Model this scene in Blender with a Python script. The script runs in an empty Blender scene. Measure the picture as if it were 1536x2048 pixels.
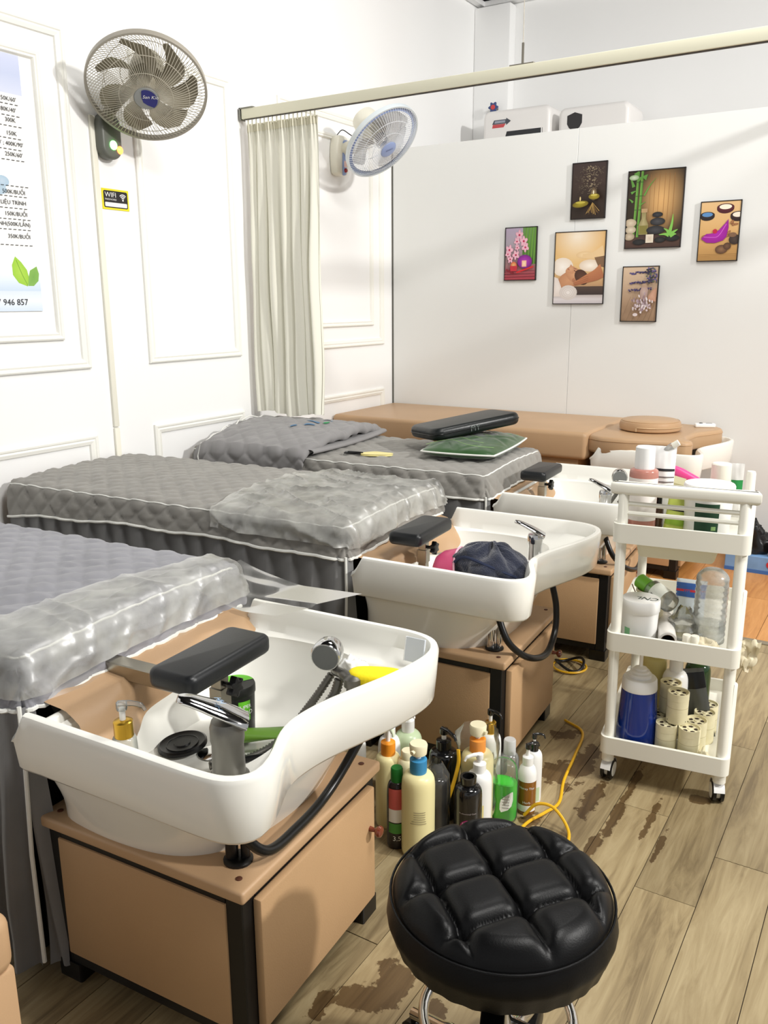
import bpy, bmesh, math, random
from mathutils import Vector, Matrix, noise
random.seed(7)
S = bpy.context.scene
COL = S.collection
PI = math.pi

# ---------------------------------------------------------------- camera
FPX, HCAM = 1702.0, 1.30
_yaw, _pit, _rol = math.radians(31.8), math.radians(13.85), math.radians(0.34)
_Fh = Vector((-math.sin(_yaw), math.cos(_yaw), 0)); _R = Vector((math.cos(_yaw), math.sin(_yaw), 0)); _U = Vector((0, 0, 1))
CF = _Fh*math.cos(_pit) - _U*math.sin(_pit); _Up = _Fh*math.sin(_pit) + _U*math.cos(_pit)
CR = _R*math.cos(_rol) - _Up*math.sin(_rol); CU = _R*math.sin(_rol) + _Up*math.cos(_rol)
CC = Vector((0, 0, HCAM))
cd = bpy.data.cameras.new('camera'); cam = bpy.data.objects.new('camera', cd); COL.objects.link(cam)
cd.sensor_fit = 'VERTICAL'; cd.sensor_height = 36.0; cd.lens = FPX/2048*36.0; cd.clip_start = 0.02
cam.matrix_world = Matrix(((CR.x, CU.x, -CF.x, CC.x), (CR.y, CU.y, -CF.y, CC.y), (CR.z, CU.z, -CF.z, CC.z), (0, 0, 0, 1)))
S.camera = cam
# ---------------------------------------------------------------- light
S.view_settings.view_transform = 'Standard'; S.view_settings.look = 'None'; S.view_settings.gamma = 1.0
S.view_settings.use_curve_mapping = False
S.view_settings.exposure = 0.0
wd = bpy.data.worlds.new('room_light'); S.world = wd; wd.use_nodes = True
wd.node_tree.nodes['Background'].inputs[0].default_value = (0.985, 0.99, 1.0, 1)
wd.node_tree.nodes['Background'].inputs[1].default_value = 0.50
def area(name, loc, target, size, energy, color=(1, .98, .945), sy=None):
    d = bpy.data.lights.new(name, 'AREA'); d.energy = energy; d.color = color
    d.shape = 'RECTANGLE'; d.size = size; d.size_y = sy or size
    o = bpy.data.objects.new(name, d); COL.objects.link(o); o.location = loc
    o.rotation_euler = (Vector(target)-Vector(loc)).to_track_quat('-Z', 'Y').to_euler()
    return o
area('ceiling_lamp', (4.1, 2.6, 3.57), (-1.6, 3.2, 1.0), 0.30, 250)
area('ceiling_lamp', (0.7, 1.3, 3.5), (-0.6, 1.6, 0), 0.9, 80)
area('ceiling_lamp', (-0.9, 3.3, 3.55), (-1.1, 3.4, 0), 0.8, 30)

# ---------------------------------------------------------------- pixel -> place (a pixel gives a direction, the plane gives the distance)
def at(px, py, axis, val):
    d = CF + CR*((px-768)/FPX) + CU*((1024-py)/FPX)
    t = (val-CC[axis])/d[axis]
    return CC + d*t
WX, PY_ = -2.80, 4.626           # left wall plane, partition plane
def wl(px, py, off=0.0):         # point on left wall
    return at(px, py, 0, WX+off)
def pt(px, py, off=0.0):         # point on partition
    return at(px, py, 1, PY_-off)
TH = math.radians(3.5)
UNIT = {1: ((-.833, .897, 0), TH), 2: ((-.84, 1.965, 0), TH), 3: ((-.843, 2.91, 0), TH), 4: ((-.85, 4.02, 0), 0.0)}
def UW(u, p):
    o, t = UNIT[u]
    return Vector((o[0]+p[0]*math.cos(t)-p[1]*math.sin(t), o[1]+p[0]*math.sin(t)+p[1]*math.cos(t), p[2]))
def ul(u, px, py, z):            # local place in a bed unit of a pixel lying at height z
    o, t = UNIT[u]; v = at(px, py, 2, z)-Vector(o)
    return Vector((v.x*math.cos(t)+v.y*math.sin(t), -v.x*math.sin(t)+v.y*math.cos(t), z))

# ---------------------------------------------------------------- materials
def lin(c):
    return tuple((v/12.92 if v <= .04045 else ((v+.055)/1.055)**2.4) for v in (x/255.0 for x in c))
MATS = {}
def mat(name, col=(200, 200, 200), rough=.5, metal=0.0, bump=0.0, bscale=200.0, var=0.0, vscale=6.0, spec=.5, coat=0.0, trans=0.0, ior=1.45, emit=0.0, dist=None, sheen=0.0):
    if name in MATS: return MATS[name]
    m = bpy.data.materials.new(name); m.use_nodes = True; nt = m.node_tree; b = nt.nodes['Principled BSDF']
    c = lin(col)
    b.inputs['Base Color'].default_value = (*c, 1); b.inputs['Roughness'].default_value = rough; b.inputs['Metallic'].default_value = metal
    b.inputs['Specular IOR Level'].default_value = spec; b.inputs['Coat Weight'].default_value = coat; b.inputs['IOR'].default_value = ior
    b.inputs['Transmission Weight'].default_value = trans; b.inputs['Sheen Weight'].default_value = sheen
    if emit:
        b.inputs['Emission Color'].default_value = (*c, 1); b.inputs['Emission Strength'].default_value = emit
    tc = nt.nodes.new('ShaderNodeTexCoord')
    if var:
        n = nt.nodes.new('ShaderNodeTexNoise'); n.inputs['Scale'].default_value = vscale; n.inputs['Detail'].default_value = 4
        nt.links.new(tc.outputs['Object'], n.inputs['Vector'])
        r = nt.nodes.new('ShaderNodeValToRGB'); r.color_ramp.elements[0].position = .3; r.color_ramp.elements[1].position = .7
        r.color_ramp.elements[0].color = (*[x*(1-var) for x in c], 1); r.color_ramp.elements[1].color = (*[min(1, x*(1+var)) for x in c], 1)
        nt.links.new(n.outputs['Fac'], r.inputs['Fac']); nt.links.new(r.outputs['Color'], b.inputs['Base Color'])
    if bump:
        n = nt.nodes.new('ShaderNodeTexNoise'); n.inputs['Scale'].default_value = bscale; n.inputs['Detail'].default_value = 3
        nt.links.new(tc.outputs['Object'], n.inputs['Vector'])
        bp = nt.nodes.new('ShaderNodeBump'); bp.inputs['Strength'].default_value = bump; bp.inputs['Distance'].default_value = dist or .002
        nt.links.new(n.outputs['Fac'], bp.inputs['Height']); nt.links.new(bp.outputs['Normal'], b.inputs['Normal'])
    MATS[name] = m
    return m
def film(name, haze=.1, gloss=.12, col=(240, 240, 235), nscale=14, hvar=.5, rough=.12, ior=1.35):
    """thin clear plastic: mostly see-through, a glossy skin and a cloudy haze"""
    m = bpy.data.materials.new(name); m.use_nodes = True; nt = m.node_tree; nt.nodes.remove(nt.nodes['Principled BSDF'])
    out = nt.nodes['Material Output']
    tr = nt.nodes.new('ShaderNodeBsdfTransparent'); gl = nt.nodes.new('ShaderNodeBsdfGlossy'); df = nt.nodes.new('ShaderNodeBsdfDiffuse')
    tr.inputs[0].default_value = (.97, .97, .96, 1)
    gl.inputs['Roughness'].default_value = rough; df.inputs[0].default_value = (*lin(col), 1)
    tc = nt.nodes.new('ShaderNodeTexCoord'); n = nt.nodes.new('ShaderNodeTexNoise'); n.inputs['Scale'].default_value = nscale; n.inputs['Detail'].default_value = 5
    nt.links.new(tc.outputs['Object'], n.inputs['Vector'])
    mr = nt.nodes.new('ShaderNodeMapRange'); mr.inputs[1].default_value = .35; mr.inputs[2].default_value = .68
    mr.inputs[3].default_value = haze*(1-hvar); mr.inputs[4].default_value = haze*(1+hvar)
    nt.links.new(n.outputs['Fac'], mr.inputs[0])
    m1 = nt.nodes.new('ShaderNodeMixShader'); nt.links.new(mr.outputs[0], m1.inputs[0]); nt.links.new(tr.outputs[0], m1.inputs[1]); nt.links.new(df.outputs[0], m1.inputs[2])
    lw = nt.nodes.new('ShaderNodeFresnel'); lw.inputs['IOR'].default_value = ior
    ad = nt.nodes.new('ShaderNodeMath'); ad.operation = 'ADD'; ad.inputs[1].default_value = gloss; ad.use_clamp = True
    nt.links.new(lw.outputs[0], ad.inputs[0])
    m2 = nt.nodes.new('ShaderNodeMixShader'); nt.links.new(ad.outputs[0], m2.inputs[0]); nt.links.new(m1.outputs[0], m2.inputs[1]); nt.links.new(gl.outputs[0], m2.inputs[2])
    nt.links.new(m2.outputs[0], out.inputs[0])
    MATS[name] = m
    return m
def print_mat():
    if 'print' in MATS: return MATS['print']
    m = bpy.data.materials.new('printed_colour'); m.use_nodes = True; nt = m.node_tree; b = nt.nodes['Principled BSDF']
    a = nt.nodes.new('ShaderNodeAttribute'); a.attribute_name = 'Col'
    nt.links.new(a.outputs['Color'], b.inputs['Base Color']); b.inputs['Roughness'].default_value = .45
    MATS['print'] = m
    return m

M_wall = mat('white_paint', (248, 248, 247), .55, bump=.05, bscale=60)
M_molding = mat('cream_molding_paint', (246, 245, 238), .4)
M_part = mat('partition_board', (233, 234, 232), .32, bump=.03, bscale=20, dist=.004)
M_tan = mat('tan_leatherette', (188, 154, 118), .42, bump=.12, bscale=420, var=.05, vscale=3)
M_tanp = mat('tan_panel', (186, 151, 112), .5, bump=.15, bscale=300, var=.04, vscale=4)
M_black = mat('black_steel', (16, 16, 16), .45)
M_blackplastic = mat('black_plastic', (14, 14, 15), .3)
M_blackpad = mat('black_vinyl', (22, 24, 26), .38, bump=.1, bscale=500)
M_leather = mat('black_leather', (9, 9, 10), .40, bump=.10, bscale=380, spec=.24)
M_chrome = mat('chrome', (205, 205, 205), .08, 1.0)
M_steel = mat('brushed_steel', (165, 160, 148), .28, 1.0)
M_dullsteel = mat('grey_metal', (120, 118, 112), .38, .8)
M_basin = mat('white_acrylic', (243, 242, 234), .16, coat=.3, spec=.5)
M_cloth = mat('grey_quilt_cloth', (142, 139, 133), .85, bump=.25, bscale=900, var=.10, vscale=5, sheen=.2)
M_cloth1 = mat('blue_grey_quilt_cloth', (144, 144, 150), .85, bump=.25, bscale=900, var=.10, vscale=5, sheen=.2)
M_skirt = mat('grey_skirt_cloth', (120, 120, 120), .8, bump=.2, bscale=700, var=.08, vscale=8, sheen=.2)
M_piping = mat('white_piping', (232, 232, 226), .7)
M_curtain = mat('cream_curtain', (238, 236, 222), .8, bump=.15, bscale=800)
M_cream = mat('cream_plastic', (240, 237, 222), .35)
M_ivory = mat('ivory_rail', (236, 233, 210), .4)
M_white = mat('white_plastic', (244, 244, 242), .3)
M_paper = mat('white_paper', (246, 246, 244), .8)
M_text = mat('black_print', (35, 35, 38), .6)
M_film = film('clear_film', haze=.05, gloss=.015, rough=.25, ior=1.12)
M_sheet = film('cloudy_sheen_sheet', haze=.27, gloss=.10, col=(232, 232, 224), nscale=11, hvar=.5, rough=.36)  # part of this white haze paints the light glancing off the sheets
M_clear = film('clear_plastic', haze=.17, gloss=.08, col=(235, 238, 235))

# ---------------------------------------------------------------- mesh helpers
class MB:
    def __init__(s): s.v = []; s.f = []; s.c = []; s.sm = []; s.soft = False
    def add(s, vs, fs, smooth=True):
        o = len(s.v); s.v += [tuple(p) for p in vs]; s.f += [tuple(i+o for i in f) for f in fs]; s.sm += [smooth]*len(fs)
        return s
    def box(s, x0, x1, y0, y1, z0, z1, bev=0.0, seg=2):
        if bev <= 0:
            return s.add([(x0, y0, z0), (x1, y0, z0), (x1, y1, z0), (x0, y1, z0), (x0, y0, z1), (x1, y0, z1), (x1, y1, z1), (x0, y1, z1)],
                  [(3, 2, 1, 0), (4, 5, 6, 7), (0, 1, 5, 4), (1, 2, 6, 5), (2, 3, 7, 6), (3, 0, 4, 7)], False)
        bm = bmesh.new(); bmesh.ops.create_cube(bm, size=1)
        for v in bm.verts: v.co = ((x0+x1)/2+v.co.x*(x1-x0), (y0+y1)/2+v.co.y*(y1-y0), (z0+z1)/2+v.co.z*(z1-z0))
        bmesh.ops.bevel(bm, geom=bm.edges[:], offset=bev, segments=seg, affect='EDGES', profile=.5)
        bm.verts.index_update(); s.add([v.co[:] for v in bm.verts], [[v.index for v in f.verts] for f in bm.faces], seg > 1); bm.free()
        return s
    def lathe(s, prof, seg=24, c=(0, 0, 0), axis=None, sx=1.0, sy=1.0, cap=True, smooth=True):
        vs = []; fs = []; n = len(prof)
        q = Vector((0, 0, 1)).rotation_difference(Vector(axis).normalized()) if axis is not None else None
        for (r, z) in prof:
            for k in range(seg):
                a = 2*PI*k/seg; p = Vector((r*math.cos(a)*sx, r*math.sin(a)*sy, z))
                if q: p = q @ p
                vs.append(p+Vector(c))
        for i in range(n-1):
            for k in range(seg):
                k2 = (k+1) % seg; fs.append((i*seg+k, i*seg+k2, (i+1)*seg+k2, (i+1)*seg+k))
        if cap:
            fs.append(tuple(range(seg))[::-1]); fs.append(tuple((n-1)*seg+k for k in range(seg)))
        return s.add(vs, fs, smooth)
    def tube(s, pts, r, seg=10, closed=False, cap=True):
        P = [Vector(p) for p in pts]; n = len(P); R = r if isinstance(r, (list, tuple)) else [r]*n
        vs = []; fs = []; nrm = None
        for i, p in enumerate(P):
            a = P[i-1] if (i > 0 or closed) else p; b = P[(i+1) % n] if (i < n-1 or closed) else p
            t = (b-a)
            t = t.normalized() if t.length > 1e-9 else Vector((0, 0, 1))
            if nrm is None:
                nrm = t.orthogonal().normalized()
            else:
                nrm = (nrm - t*nrm.dot(t)); nrm = nrm.normalized() if nrm.length > 1e-6 else t.orthogonal().normalized()
            bn = t.cross(nrm)
            for k in range(seg):
                an = 2*PI*k/seg; vs.append(p+(nrm*math.cos(an)+bn*math.sin(an))*R[i])
        m = n if closed else n-1
        for i in range(m):
            j = (i+1) % n
            for k in range(seg):
                k2 = (k+1) % seg; fs.append((i*seg+k, i*seg+k2, j*seg+k2, j*seg+k))
        if cap and not closed:
            fs.append(tuple(range(seg))[::-1]); fs.append(tuple((n-1)*seg+k for k in range(seg)))
        return s.add(vs, fs)
    def grid(s, nu, nv, fn, closeu=False, flip=False):
        vs = []; fs = []; s.soft = True
        for j in range(nv+1):
            for i in range(nu+(0 if closeu else 1)): vs.append(fn(i/nu, j/nv))
        w = nu if closeu else nu+1
        for j in range(nv):
            for i in range(nu):
                a = j*w+i; b = j*w+(i+1) % w; c = (j+1)*w+(i+1) % w; d = (j+1)*w+i
                fs.append((a, d, c, b) if flip else (a, b, c, d))
        return s.add(vs, fs)
    def rings(s, rings, cap0=True, cap1=True):
        n = len(rings[0]); vs = [p for r in rings for p in r]; fs = []
        for i in range(len(rings)-1):
            for k in range(n):
                k2 = (k+1) % n; fs.append((i*n+k, i*n+k2, (i+1)*n+k2, (i+1)*n+k))
        if cap0: fs.append(tuple(range(n))[::-1])
        if cap1: fs.append(tuple((len(rings)-1)*n+k for k in range(n)))
        return s.add(vs, fs)
    def prism(s, poly, z0, z1, bev=0.0, seg=3):
        """polygon in xy, extruded; rounded rims when bev"""
        n = len(poly); P = [Vector((p[0], p[1])) for p in poly]
        def inset(d):
            out = []
            for i in range(n):
                e1 = (P[i]-P[i-1]).normalized(); e2 = (P[(i+1) % n]-P[i]).normalized()
                n1 = Vector((-e1.y, e1.x)); n2 = Vector((-e2.y, e2.x)); m = n1+n2
                m = m.normalized() if m.length > 1e-6 else n1
                k = max(.35, m.dot(n1)); out.append(P[i]+m*(d/k))
            return out
        rr = []
        if bev:
            rr = [[(q.x, q.y, z0+bev*(1-math.cos(PI/2*i/seg))) for q in inset(bev*(1-math.sin(PI/2*i/seg)))] for i in range(seg+1)]
            rr += [[(q.x, q.y, z1-bev*(1-math.sin(PI/2*i/seg))) for q in inset(bev*(1-math.cos(PI/2*i/seg)))] for i in range(seg+1)]
        else:
            rr = [[(q.x, q.y, z0) for q in P], [(q.x, q.y, z1) for q in P]]
        s.rings(rr)
        if not bev: s.sm[-(n+2):] = [False]*(n+2)
        return s
    def xf(s, M):
        s.v = [tuple(M @ Vector(p)) for p in s.v]; return s
    def mesh(s, name):
        m = bpy.data.meshes.new(name); m.from_pydata(s.v, [], s.f); m.validate(clean_customdata=False)
        if len(m.polygons) == len(s.sm): m.polygons.foreach_set('use_smooth', s.sm)
        if any(s.sm) and not s.soft: m.set_sharp_from_angle(angle=math.radians(42))
        m.update(); return m
def obj(name, mb, material=None, parent=None, loc=(0, 0, 0), rot=(0, 0, 0)):
    me = mb if isinstance(mb, bpy.types.Mesh) else mb.mesh(name)
    if material is not None and not me.materials: me.materials.append(material)
    o = bpy.data.objects.new(name, me); COL.objects.link(o); o.parent = parent; o.location = loc; o.rotation_euler = rot
    return o
def tag(o, label, cat, group=None):
    o['label'] = label; o['category'] = cat
    if group: o['group'] = group
    return o
def thing(name, label, cat, loc=(0, 0, 0), rotz=0.0, group=None, rot=None):
    o = bpy.data.objects.new(name, None); COL.objects.link(o); o.empty_display_size = .05
    o.location = loc; o.rotation_euler = rot or (0, 0, rotz)
    return tag(o, label, cat, group)
def struct(name, mb, material, parent=None):
    o = obj(name, mb, material, parent)
    if parent is None: o['kind'] = 'structure'
    return o
def dup(root, loc=None, rot=None, label=None):
    r = root.copy(); COL.objects.link(r)
    if loc is not None: r.location = loc
    if rot is not None: r.rotation_euler = rot
    if label: r['label'] = label
    for ch in list(root.children):
        c = ch.copy(); COL.objects.link(c); c.parent = r
        for g in list(ch.children):
            d = g.copy(); COL.objects.link(d); d.parent = c
    return r
def cr(pts, n=8, closed=False):
    """Catmull-Rom through points"""
    P = [Vector(p) for p in pts]; out = []; m = len(P)
    rng = range(m) if closed else range(m-1)
    for i in rng:
        p1, p2 = P[i], P[(i+1) % m]
        p0 = P[i-1] if (closed or i > 0) else p1*2-p2
        p3 = P[(i+2) % m] if (closed or i < m-2) else p2*2-p1
        for k in range(n):
            t = k/n; out.append(.5*((2*p1)+(p2-p0)*t+(2*p0-5*p1+4*p2-p3)*t*t+(3*p1-p0-3*p2+p3)*t**3))
    if not closed: out.append(P[-1])
    return out
def rrect(x0, x1, y0, y1, r, n=5):
    out = []
    for cx, cy, a0 in ((x1-r, y0+r, -PI/2), (x1-r, y1-r, 0), (x0+r, y1-r, PI/2), (x0+r, y0+r, PI)):
        for k in range(n+1):
            a = a0+PI/2*k/n; out.append((cx+r*math.cos(a), cy+r*math.sin(a)))
    return out
def nz(x, y, z=0.0, s=1.0): return noise.noise(Vector((x*s, y*s, z*s)))
FONT_CACHE = {}
def text(name, body, size, material, parent, loc, X, Y, align='LEFT', ext=0.0, shear=0.0, sx=1.0, cyl=None):
    """flat lettering as a mesh; X,Y = reading and up direction; cyl=radius wraps it round a cylinder whose axis is Y through loc"""
    key = (body, align, round(shear, 2))
    if key not in FONT_CACHE:
        cu = bpy.data.curves.new('t', 'FONT'); cu.body = body; cu.size = 1.0; cu.align_x = align; cu.shear = shear; cu.resolution_u = 2
        to = bpy.data.objects.new('t', cu); COL.objects.link(to)
        dg = bpy.context.evaluated_depsgraph_get(); me = bpy.data.meshes.new_from_object(to.evaluated_get(dg))
        FONT_CACHE[key] = ([tuple(v.co) for v in me.vertices], [tuple(p.vertices) for p in me.polygons])
        bpy.data.objects.remove(to); bpy.data.curves.remove(cu); bpy.data.meshes.remove(me)
    vs, fs = FONT_CACHE[key]
    X = Vector(X).normalized(); Y = Vector(Y).normalized(); Z = X.cross(Y); L = Vector(loc); out = []
    for v in vs:
        x, y = v[0]*size*sx, v[1]*size
        if cyl:
            a = x/cyl; out.append(L+X*(cyl*math.sin(a))+Z*(cyl*math.cos(a))+Y*y)
        else: out.append(L+X*x+Y*y)
    b = MB(); b.add(out, fs, False)
    return obj(name, b, material, parent)
class Canvas:
    """a flat print built from coloured shapes; u right, v up, 0..1; drawn on plane origin O with full-size vectors U,V and outward normal N"""
    def __init__(s, O, U, V, N, step=.00012):
        s.O, s.U, s.V, s.N = Vector(O), Vector(U), Vector(V), Vector(N).normalized(); s.k = 0; s.step = step
        s.v = []; s.f = []; s.c = []
        s.asp = s.V.length/s.U.length
    def _p(s, u, v): return s.O+s.U*u+s.V*v+s.N*(s.k*s.step)
    def _add(s, pts, faces, cols):
        o = len(s.v); s.v += [s._p(min(1, max(0, p[0])), min(1, max(0, p[1]))) for p in pts]; s.f += [tuple(i+o for i in f) for f in faces]; s.c += [(*lin(c), 1) for c in cols]; s.k += 1
    def grad(s, cs, n=8, fn=None, u0=0, u1=1, v0=0, v1=1, m=1):
        """cs: colours bottom to top"""
        pts = []; cols = []; fa = []
        for j in range(n+1):
            t = j/n*(len(cs)-1); i = min(int(t), len(cs)-2); w = t-i
            c = [cs[i][k]*(1-w)+cs[i+1][k]*w for k in range(3)]
            for q in range(m+1):
                pts.append((u0+(u1-u0)*q/m, v0+(v1-v0)*j/n)); cols.append(fn(pts[-1], c) if fn else c)
        for j in range(n):
            for q in range(m):
                a = j*(m+1)+q; fa.append((a, a+1, a+m+2, a+m+1))
        s._add(pts, fa, cols)
    def poly(s, pts, c, c2=None):
        n = len(pts); cx = sum(p[0] for p in pts)/n; cy = sum(p[1] for p in pts)/n
        if c2 is None: s._add(list(pts), [tuple(range(n))], [c]*n)
        else: s._add([(cx, cy)]+list(pts), [(0, i+1, (i+1) % n+1) for i in range(n)], [c]+[c2]*n)
    def ell(s, cx, cy, rx, ry, c, c2=None, rot=0.0, n=20):
        cs, sn = math.cos(rot), math.sin(rot)
        s.poly([(cx+rx*math.cos(2*PI*i/n)*cs-ry*math.sin(2*PI*i/n)*sn/1, cy+(rx*math.cos(2*PI*i/n)*sn+ry*math.sin(2*PI*i/n)*cs)) for i in range(n)], c, c2)
    def line(s, pts, w, c, c2=None):
        P = cr([(p[0], p[1], 0) for p in pts], 4) if len(pts) > 2 else [Vector((p[0], p[1], 0)) for p in pts]
        vs = []; fa = []; n = len(P)
        for i, p in enumerate(P):
            t = (P[min(i+1, n-1)]-P[max(i-1, 0)]); t = Vector((t.x, t.y*s.asp, 0)); t = t.normalized() if t.length > 1e-9 else Vector((1, 0, 0))
            ww = w if not isinstance(w, tuple) else w[0]+(w[1]-w[0])*i/(n-1)
            vs += [(p.x-t.y*ww/2, p.y+t.x*ww/2/s.asp), (p.x+t.y*ww/2, p.y-t.x*ww/2/s.asp)]
        for i in range(n-1): fa.append((2*i, 2*i+1, 2*i+3, 2*i+2))
        s._add(vs, fa, [c]*len(vs) if c2 is None else [c if i % 2 else c2 for i in range(len(vs))])
    def done(s, name, parent):
        me = bpy.data.meshes.new(name); me.from_pydata([tuple(p) for p in s.v], [], s.f)
        a = me.color_attributes.new('Col', 'FLOAT_COLOR', 'POINT')
        a.data.foreach_set('color', [x for c in s.c for x in c]); me.materials.append(print_mat())
        return obj(name, me, None, parent)
# ================================================================ the room
def wood_mat(name, c1, c2, c3, stain=None):
    m = bpy.data.materials.new(name); m.use_nodes = True; nt = m.node_tree; b = nt.nodes['Principled BSDF']; N = nt.nodes.new; Lk = nt.links.new
    geo = N('ShaderNodeNewGeometry'); oi = N('ShaderNodeObjectInfo')
    mp = N('ShaderNodeMapping'); mp.inputs['Scale'].default_value = (34, 3.0, 1)
    addv = N('ShaderNodeVectorMath'); addv.operation = 'ADD'; rv = N('ShaderNodeVectorMath'); rv.operation = 'SCALE'
    comb = N('ShaderNodeCombineXYZ'); Lk(oi.outputs['Random'], comb.inputs[0]); Lk(oi.outputs['Random'], comb.inputs[1])
    Lk(comb.outputs[0], rv.inputs[0]); rv.inputs['Scale'].default_value = 40.0
    Lk(geo.outputs['Position'], mp.inputs['Vector']); Lk(mp.outputs[0], addv.inputs[0]); Lk(rv.outputs[0], addv.inputs[1])
    n1 = N('ShaderNodeTexNoise'); n1.inputs['Scale'].default_value = 1.0; n1.inputs['Detail'].default_value = 7; n1.inputs['Distortion'].default_value = 1.6; n1.inputs['Roughness'].default_value = .65
    Lk(addv.outputs[0], n1.inputs['Vector'])
    mp2 = N('ShaderNodeMapping'); mp2.inputs['Scale'].default_value = (.28, .6, 1); Lk(addv.outputs[0], mp2.inputs['Vector'])
    n2 = N('ShaderNodeTexNoise'); n2.inputs['Scale'].default_value = 1.0; n2.inputs['Detail'].default_value = 3; Lk(mp2.outputs[0], n2.inputs['Vector'])
    mx = N('ShaderNodeMath'); mx.operation = 'MULTIPLY_ADD'; mx.inputs[1].default_value = .6; Lk(n1.outputs['Fac'], mx.inputs[0])
    m3 = N('ShaderNodeMath'); m3.operation = 'MULTIPLY'; m3.inputs[1].default_value = .4; Lk(n2.outputs['Fac'], m3.inputs[0]); Lk(m3.outputs[0], mx.inputs[2])
    ra = N('ShaderNodeValToRGB'); e = ra.color_ramp.elements; e[0].position = .36; e[1].position = .66
    e[0].color = (*lin(c1), 1); e[1].color = (*lin(c3), 1); k = e.new(.5); k.color = (*lin(c2), 1)
    Lk(mx.outputs[0], ra.inputs['Fac'])
    hv = N('ShaderNodeHueSaturation'); vr = N('ShaderNodeMapRange'); vr.inputs[3].default_value = .84; vr.inputs[4].default_value = 1.12
    Lk(oi.outputs['Random'], vr.inputs[0]); Lk(vr.outputs[0], hv.inputs['Value']); Lk(ra.outputs['Color'], hv.inputs['Color'])
    colout = hv.outputs['Color']
    if stain:
        acc = None
        for (x, y, rx, ry) in stain:
            sb = N('ShaderNodeVectorMath'); sb.operation = 'SUBTRACT'; sb.inputs[1].default_value = (x, y, 0); Lk(geo.outputs['Position'], sb.inputs[0])
            ml = N('ShaderNodeVectorMath'); ml.operation = 'MULTIPLY'; ml.inputs[1].default_value = (1/rx, 1/ry, 0); Lk(sb.outputs[0], ml.inputs[0])
            ln = N('ShaderNodeVectorMath'); ln.operation = 'LENGTH'; Lk(ml.outputs[0], ln.inputs[0])
            mr = N('ShaderNodeMapRange'); mr.inputs[1].default_value = 0; mr.inputs[2].default_value = 1.6; mr.inputs[3].default_value = 1; mr.inputs[4].default_value = 0; Lk(ln.outputs['Value'], mr.inputs[0])
            if acc is None: acc = mr.outputs[0]
            else:
                a = N('ShaderNodeMath'); a.operation = 'MAXIMUM'; Lk(acc, a.inputs[0]); Lk(mr.outputs[0], a.inputs[1]); acc = a.outputs[0]
        ns = N('ShaderNodeTexNoise'); ns.inputs['Scale'].default_value = 16; ns.inputs['Detail'].default_value = 6; ns.inputs['Roughness'].default_value = .62; Lk(geo.outputs['Position'], ns.inputs['Vector'])
        sm = N('ShaderNodeMath'); sm.operation = 'MULTIPLY_ADD'; sm.inputs[1].default_value = 1.5; Lk(ns.outputs['Fac'], sm.inputs[0]); Lk(acc, sm.inputs[2])
        th = N('ShaderNodeMapRange'); th.inputs[1].default_value = 1.30; th.inputs[2].default_value = 1.35; Lk(sm.outputs[0], th.inputs[0])
        mxr = N('ShaderNodeMix'); mxr.data_type = 'RGBA'; mxr.blend_type = 'MULTIPLY'; Lk(th.outputs[0], mxr.inputs[0]); Lk(colout, mxr.inputs[6]); mxr.inputs[7].default_value = (.34, .27, .2, 1)
        colout = mxr.outputs[2]
    Lk(colout, b.inputs['Base Color'])
    rr = N('ShaderNodeMapRange'); rr.inputs[3].default_value = .32; rr.inputs[4].default_value = .5; Lk(n1.outputs['Fac'], rr.inputs[0]); Lk(rr.outputs[0], b.inputs['Roughness'])
    bp = N('ShaderNodeBump'); bp.inputs['Strength'].default_value = .15; bp.inputs['Distance'].default_value = .002; Lk(n1.outputs['Fac'], bp.inputs['Height']); Lk(bp.outputs['Normal'], b.inputs['Normal'])
    return m
stains = []
for (px, py, rx, ry) in ((1110, 1545, .06, .09), (1165, 1530, .045, .17), (1185, 1595, .035, .14), (1060, 1640, .04, .06), (1262, 1575, .016, .20), (1225, 1640, .022, .18), (1185, 1690, .018, .14), (1130, 1470, .05, .06), (1300, 1640, .014, .16), (1395, 1600, .04, .03), (790, 1965, .05, .10), (720, 2000, .07, .05), (640, 2010, .03, .06), (1320, 1690, .012, .1), (860, 2030, .05, .05)):
    p = at(px, py, 2, 0); stains.append((p.x, p.y, rx, ry))
M_oak = wood_mat('greyed_oak_tile', (118, 101, 72), (152, 134, 99), (174, 157, 121), stains)
M_orange = wood_mat('orange_laminate', (176, 116, 58), (198, 138, 74), (212, 154, 92))
M_grout = mat('dark_grout', (70, 58, 44), .8, bump=.3, bscale=90)

floor = struct('floor', MB().box(-3.0, 4.6, -2.6, 6.0, -.06, -.003), M_grout)
W_, L_ = .135, .79
shared = {}
def plank(x0, x1, y0, y1, m, zt=0.0):
    key = (round(x1-x0, 3), round(y1-y0, 3), m.name)
    if key not in shared:
        w, l = (x1-x0)/2, (y1-y0)/2
        b = MB(); b.box(-w+.0009, w-.0009, -l+.0009, l-.0009, -.006, 0.0); me = b.mesh('floor_tile'); me.materials.append(m); shared[key] = me
    return obj('floor_tile', shared[key], None, floor, ((x0+x1)/2, (y0+y1)/2, zt))
YB = 3.395
for k in range(-21, 10):
    ph = {-3: 1.730, -2: 1.935-.79+.0}.get(k, None)
    x0 = k*W_
    # end joints measured at two neighbouring columns, the rest staggered alike
    ph = (1.730 if k % 2 else 1.935) + ((k % 5)*.11 if k not in (-3, -2) else 0)
    y = ph-4*L_
    while y < YB:
        a, b = max(y, -.55), min(y+L_, YB)
        if b-a > .02: plank(x0, x0+W_, a, b, M_oak, random.uniform(-.0006, .0006))
        y += L_
struct('trim_1', MB().box(-3.0, 4.6, YB, YB+.035, -.003, .004, .002), mat('grey_threshold', (150, 140, 120), .5, .3))
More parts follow.
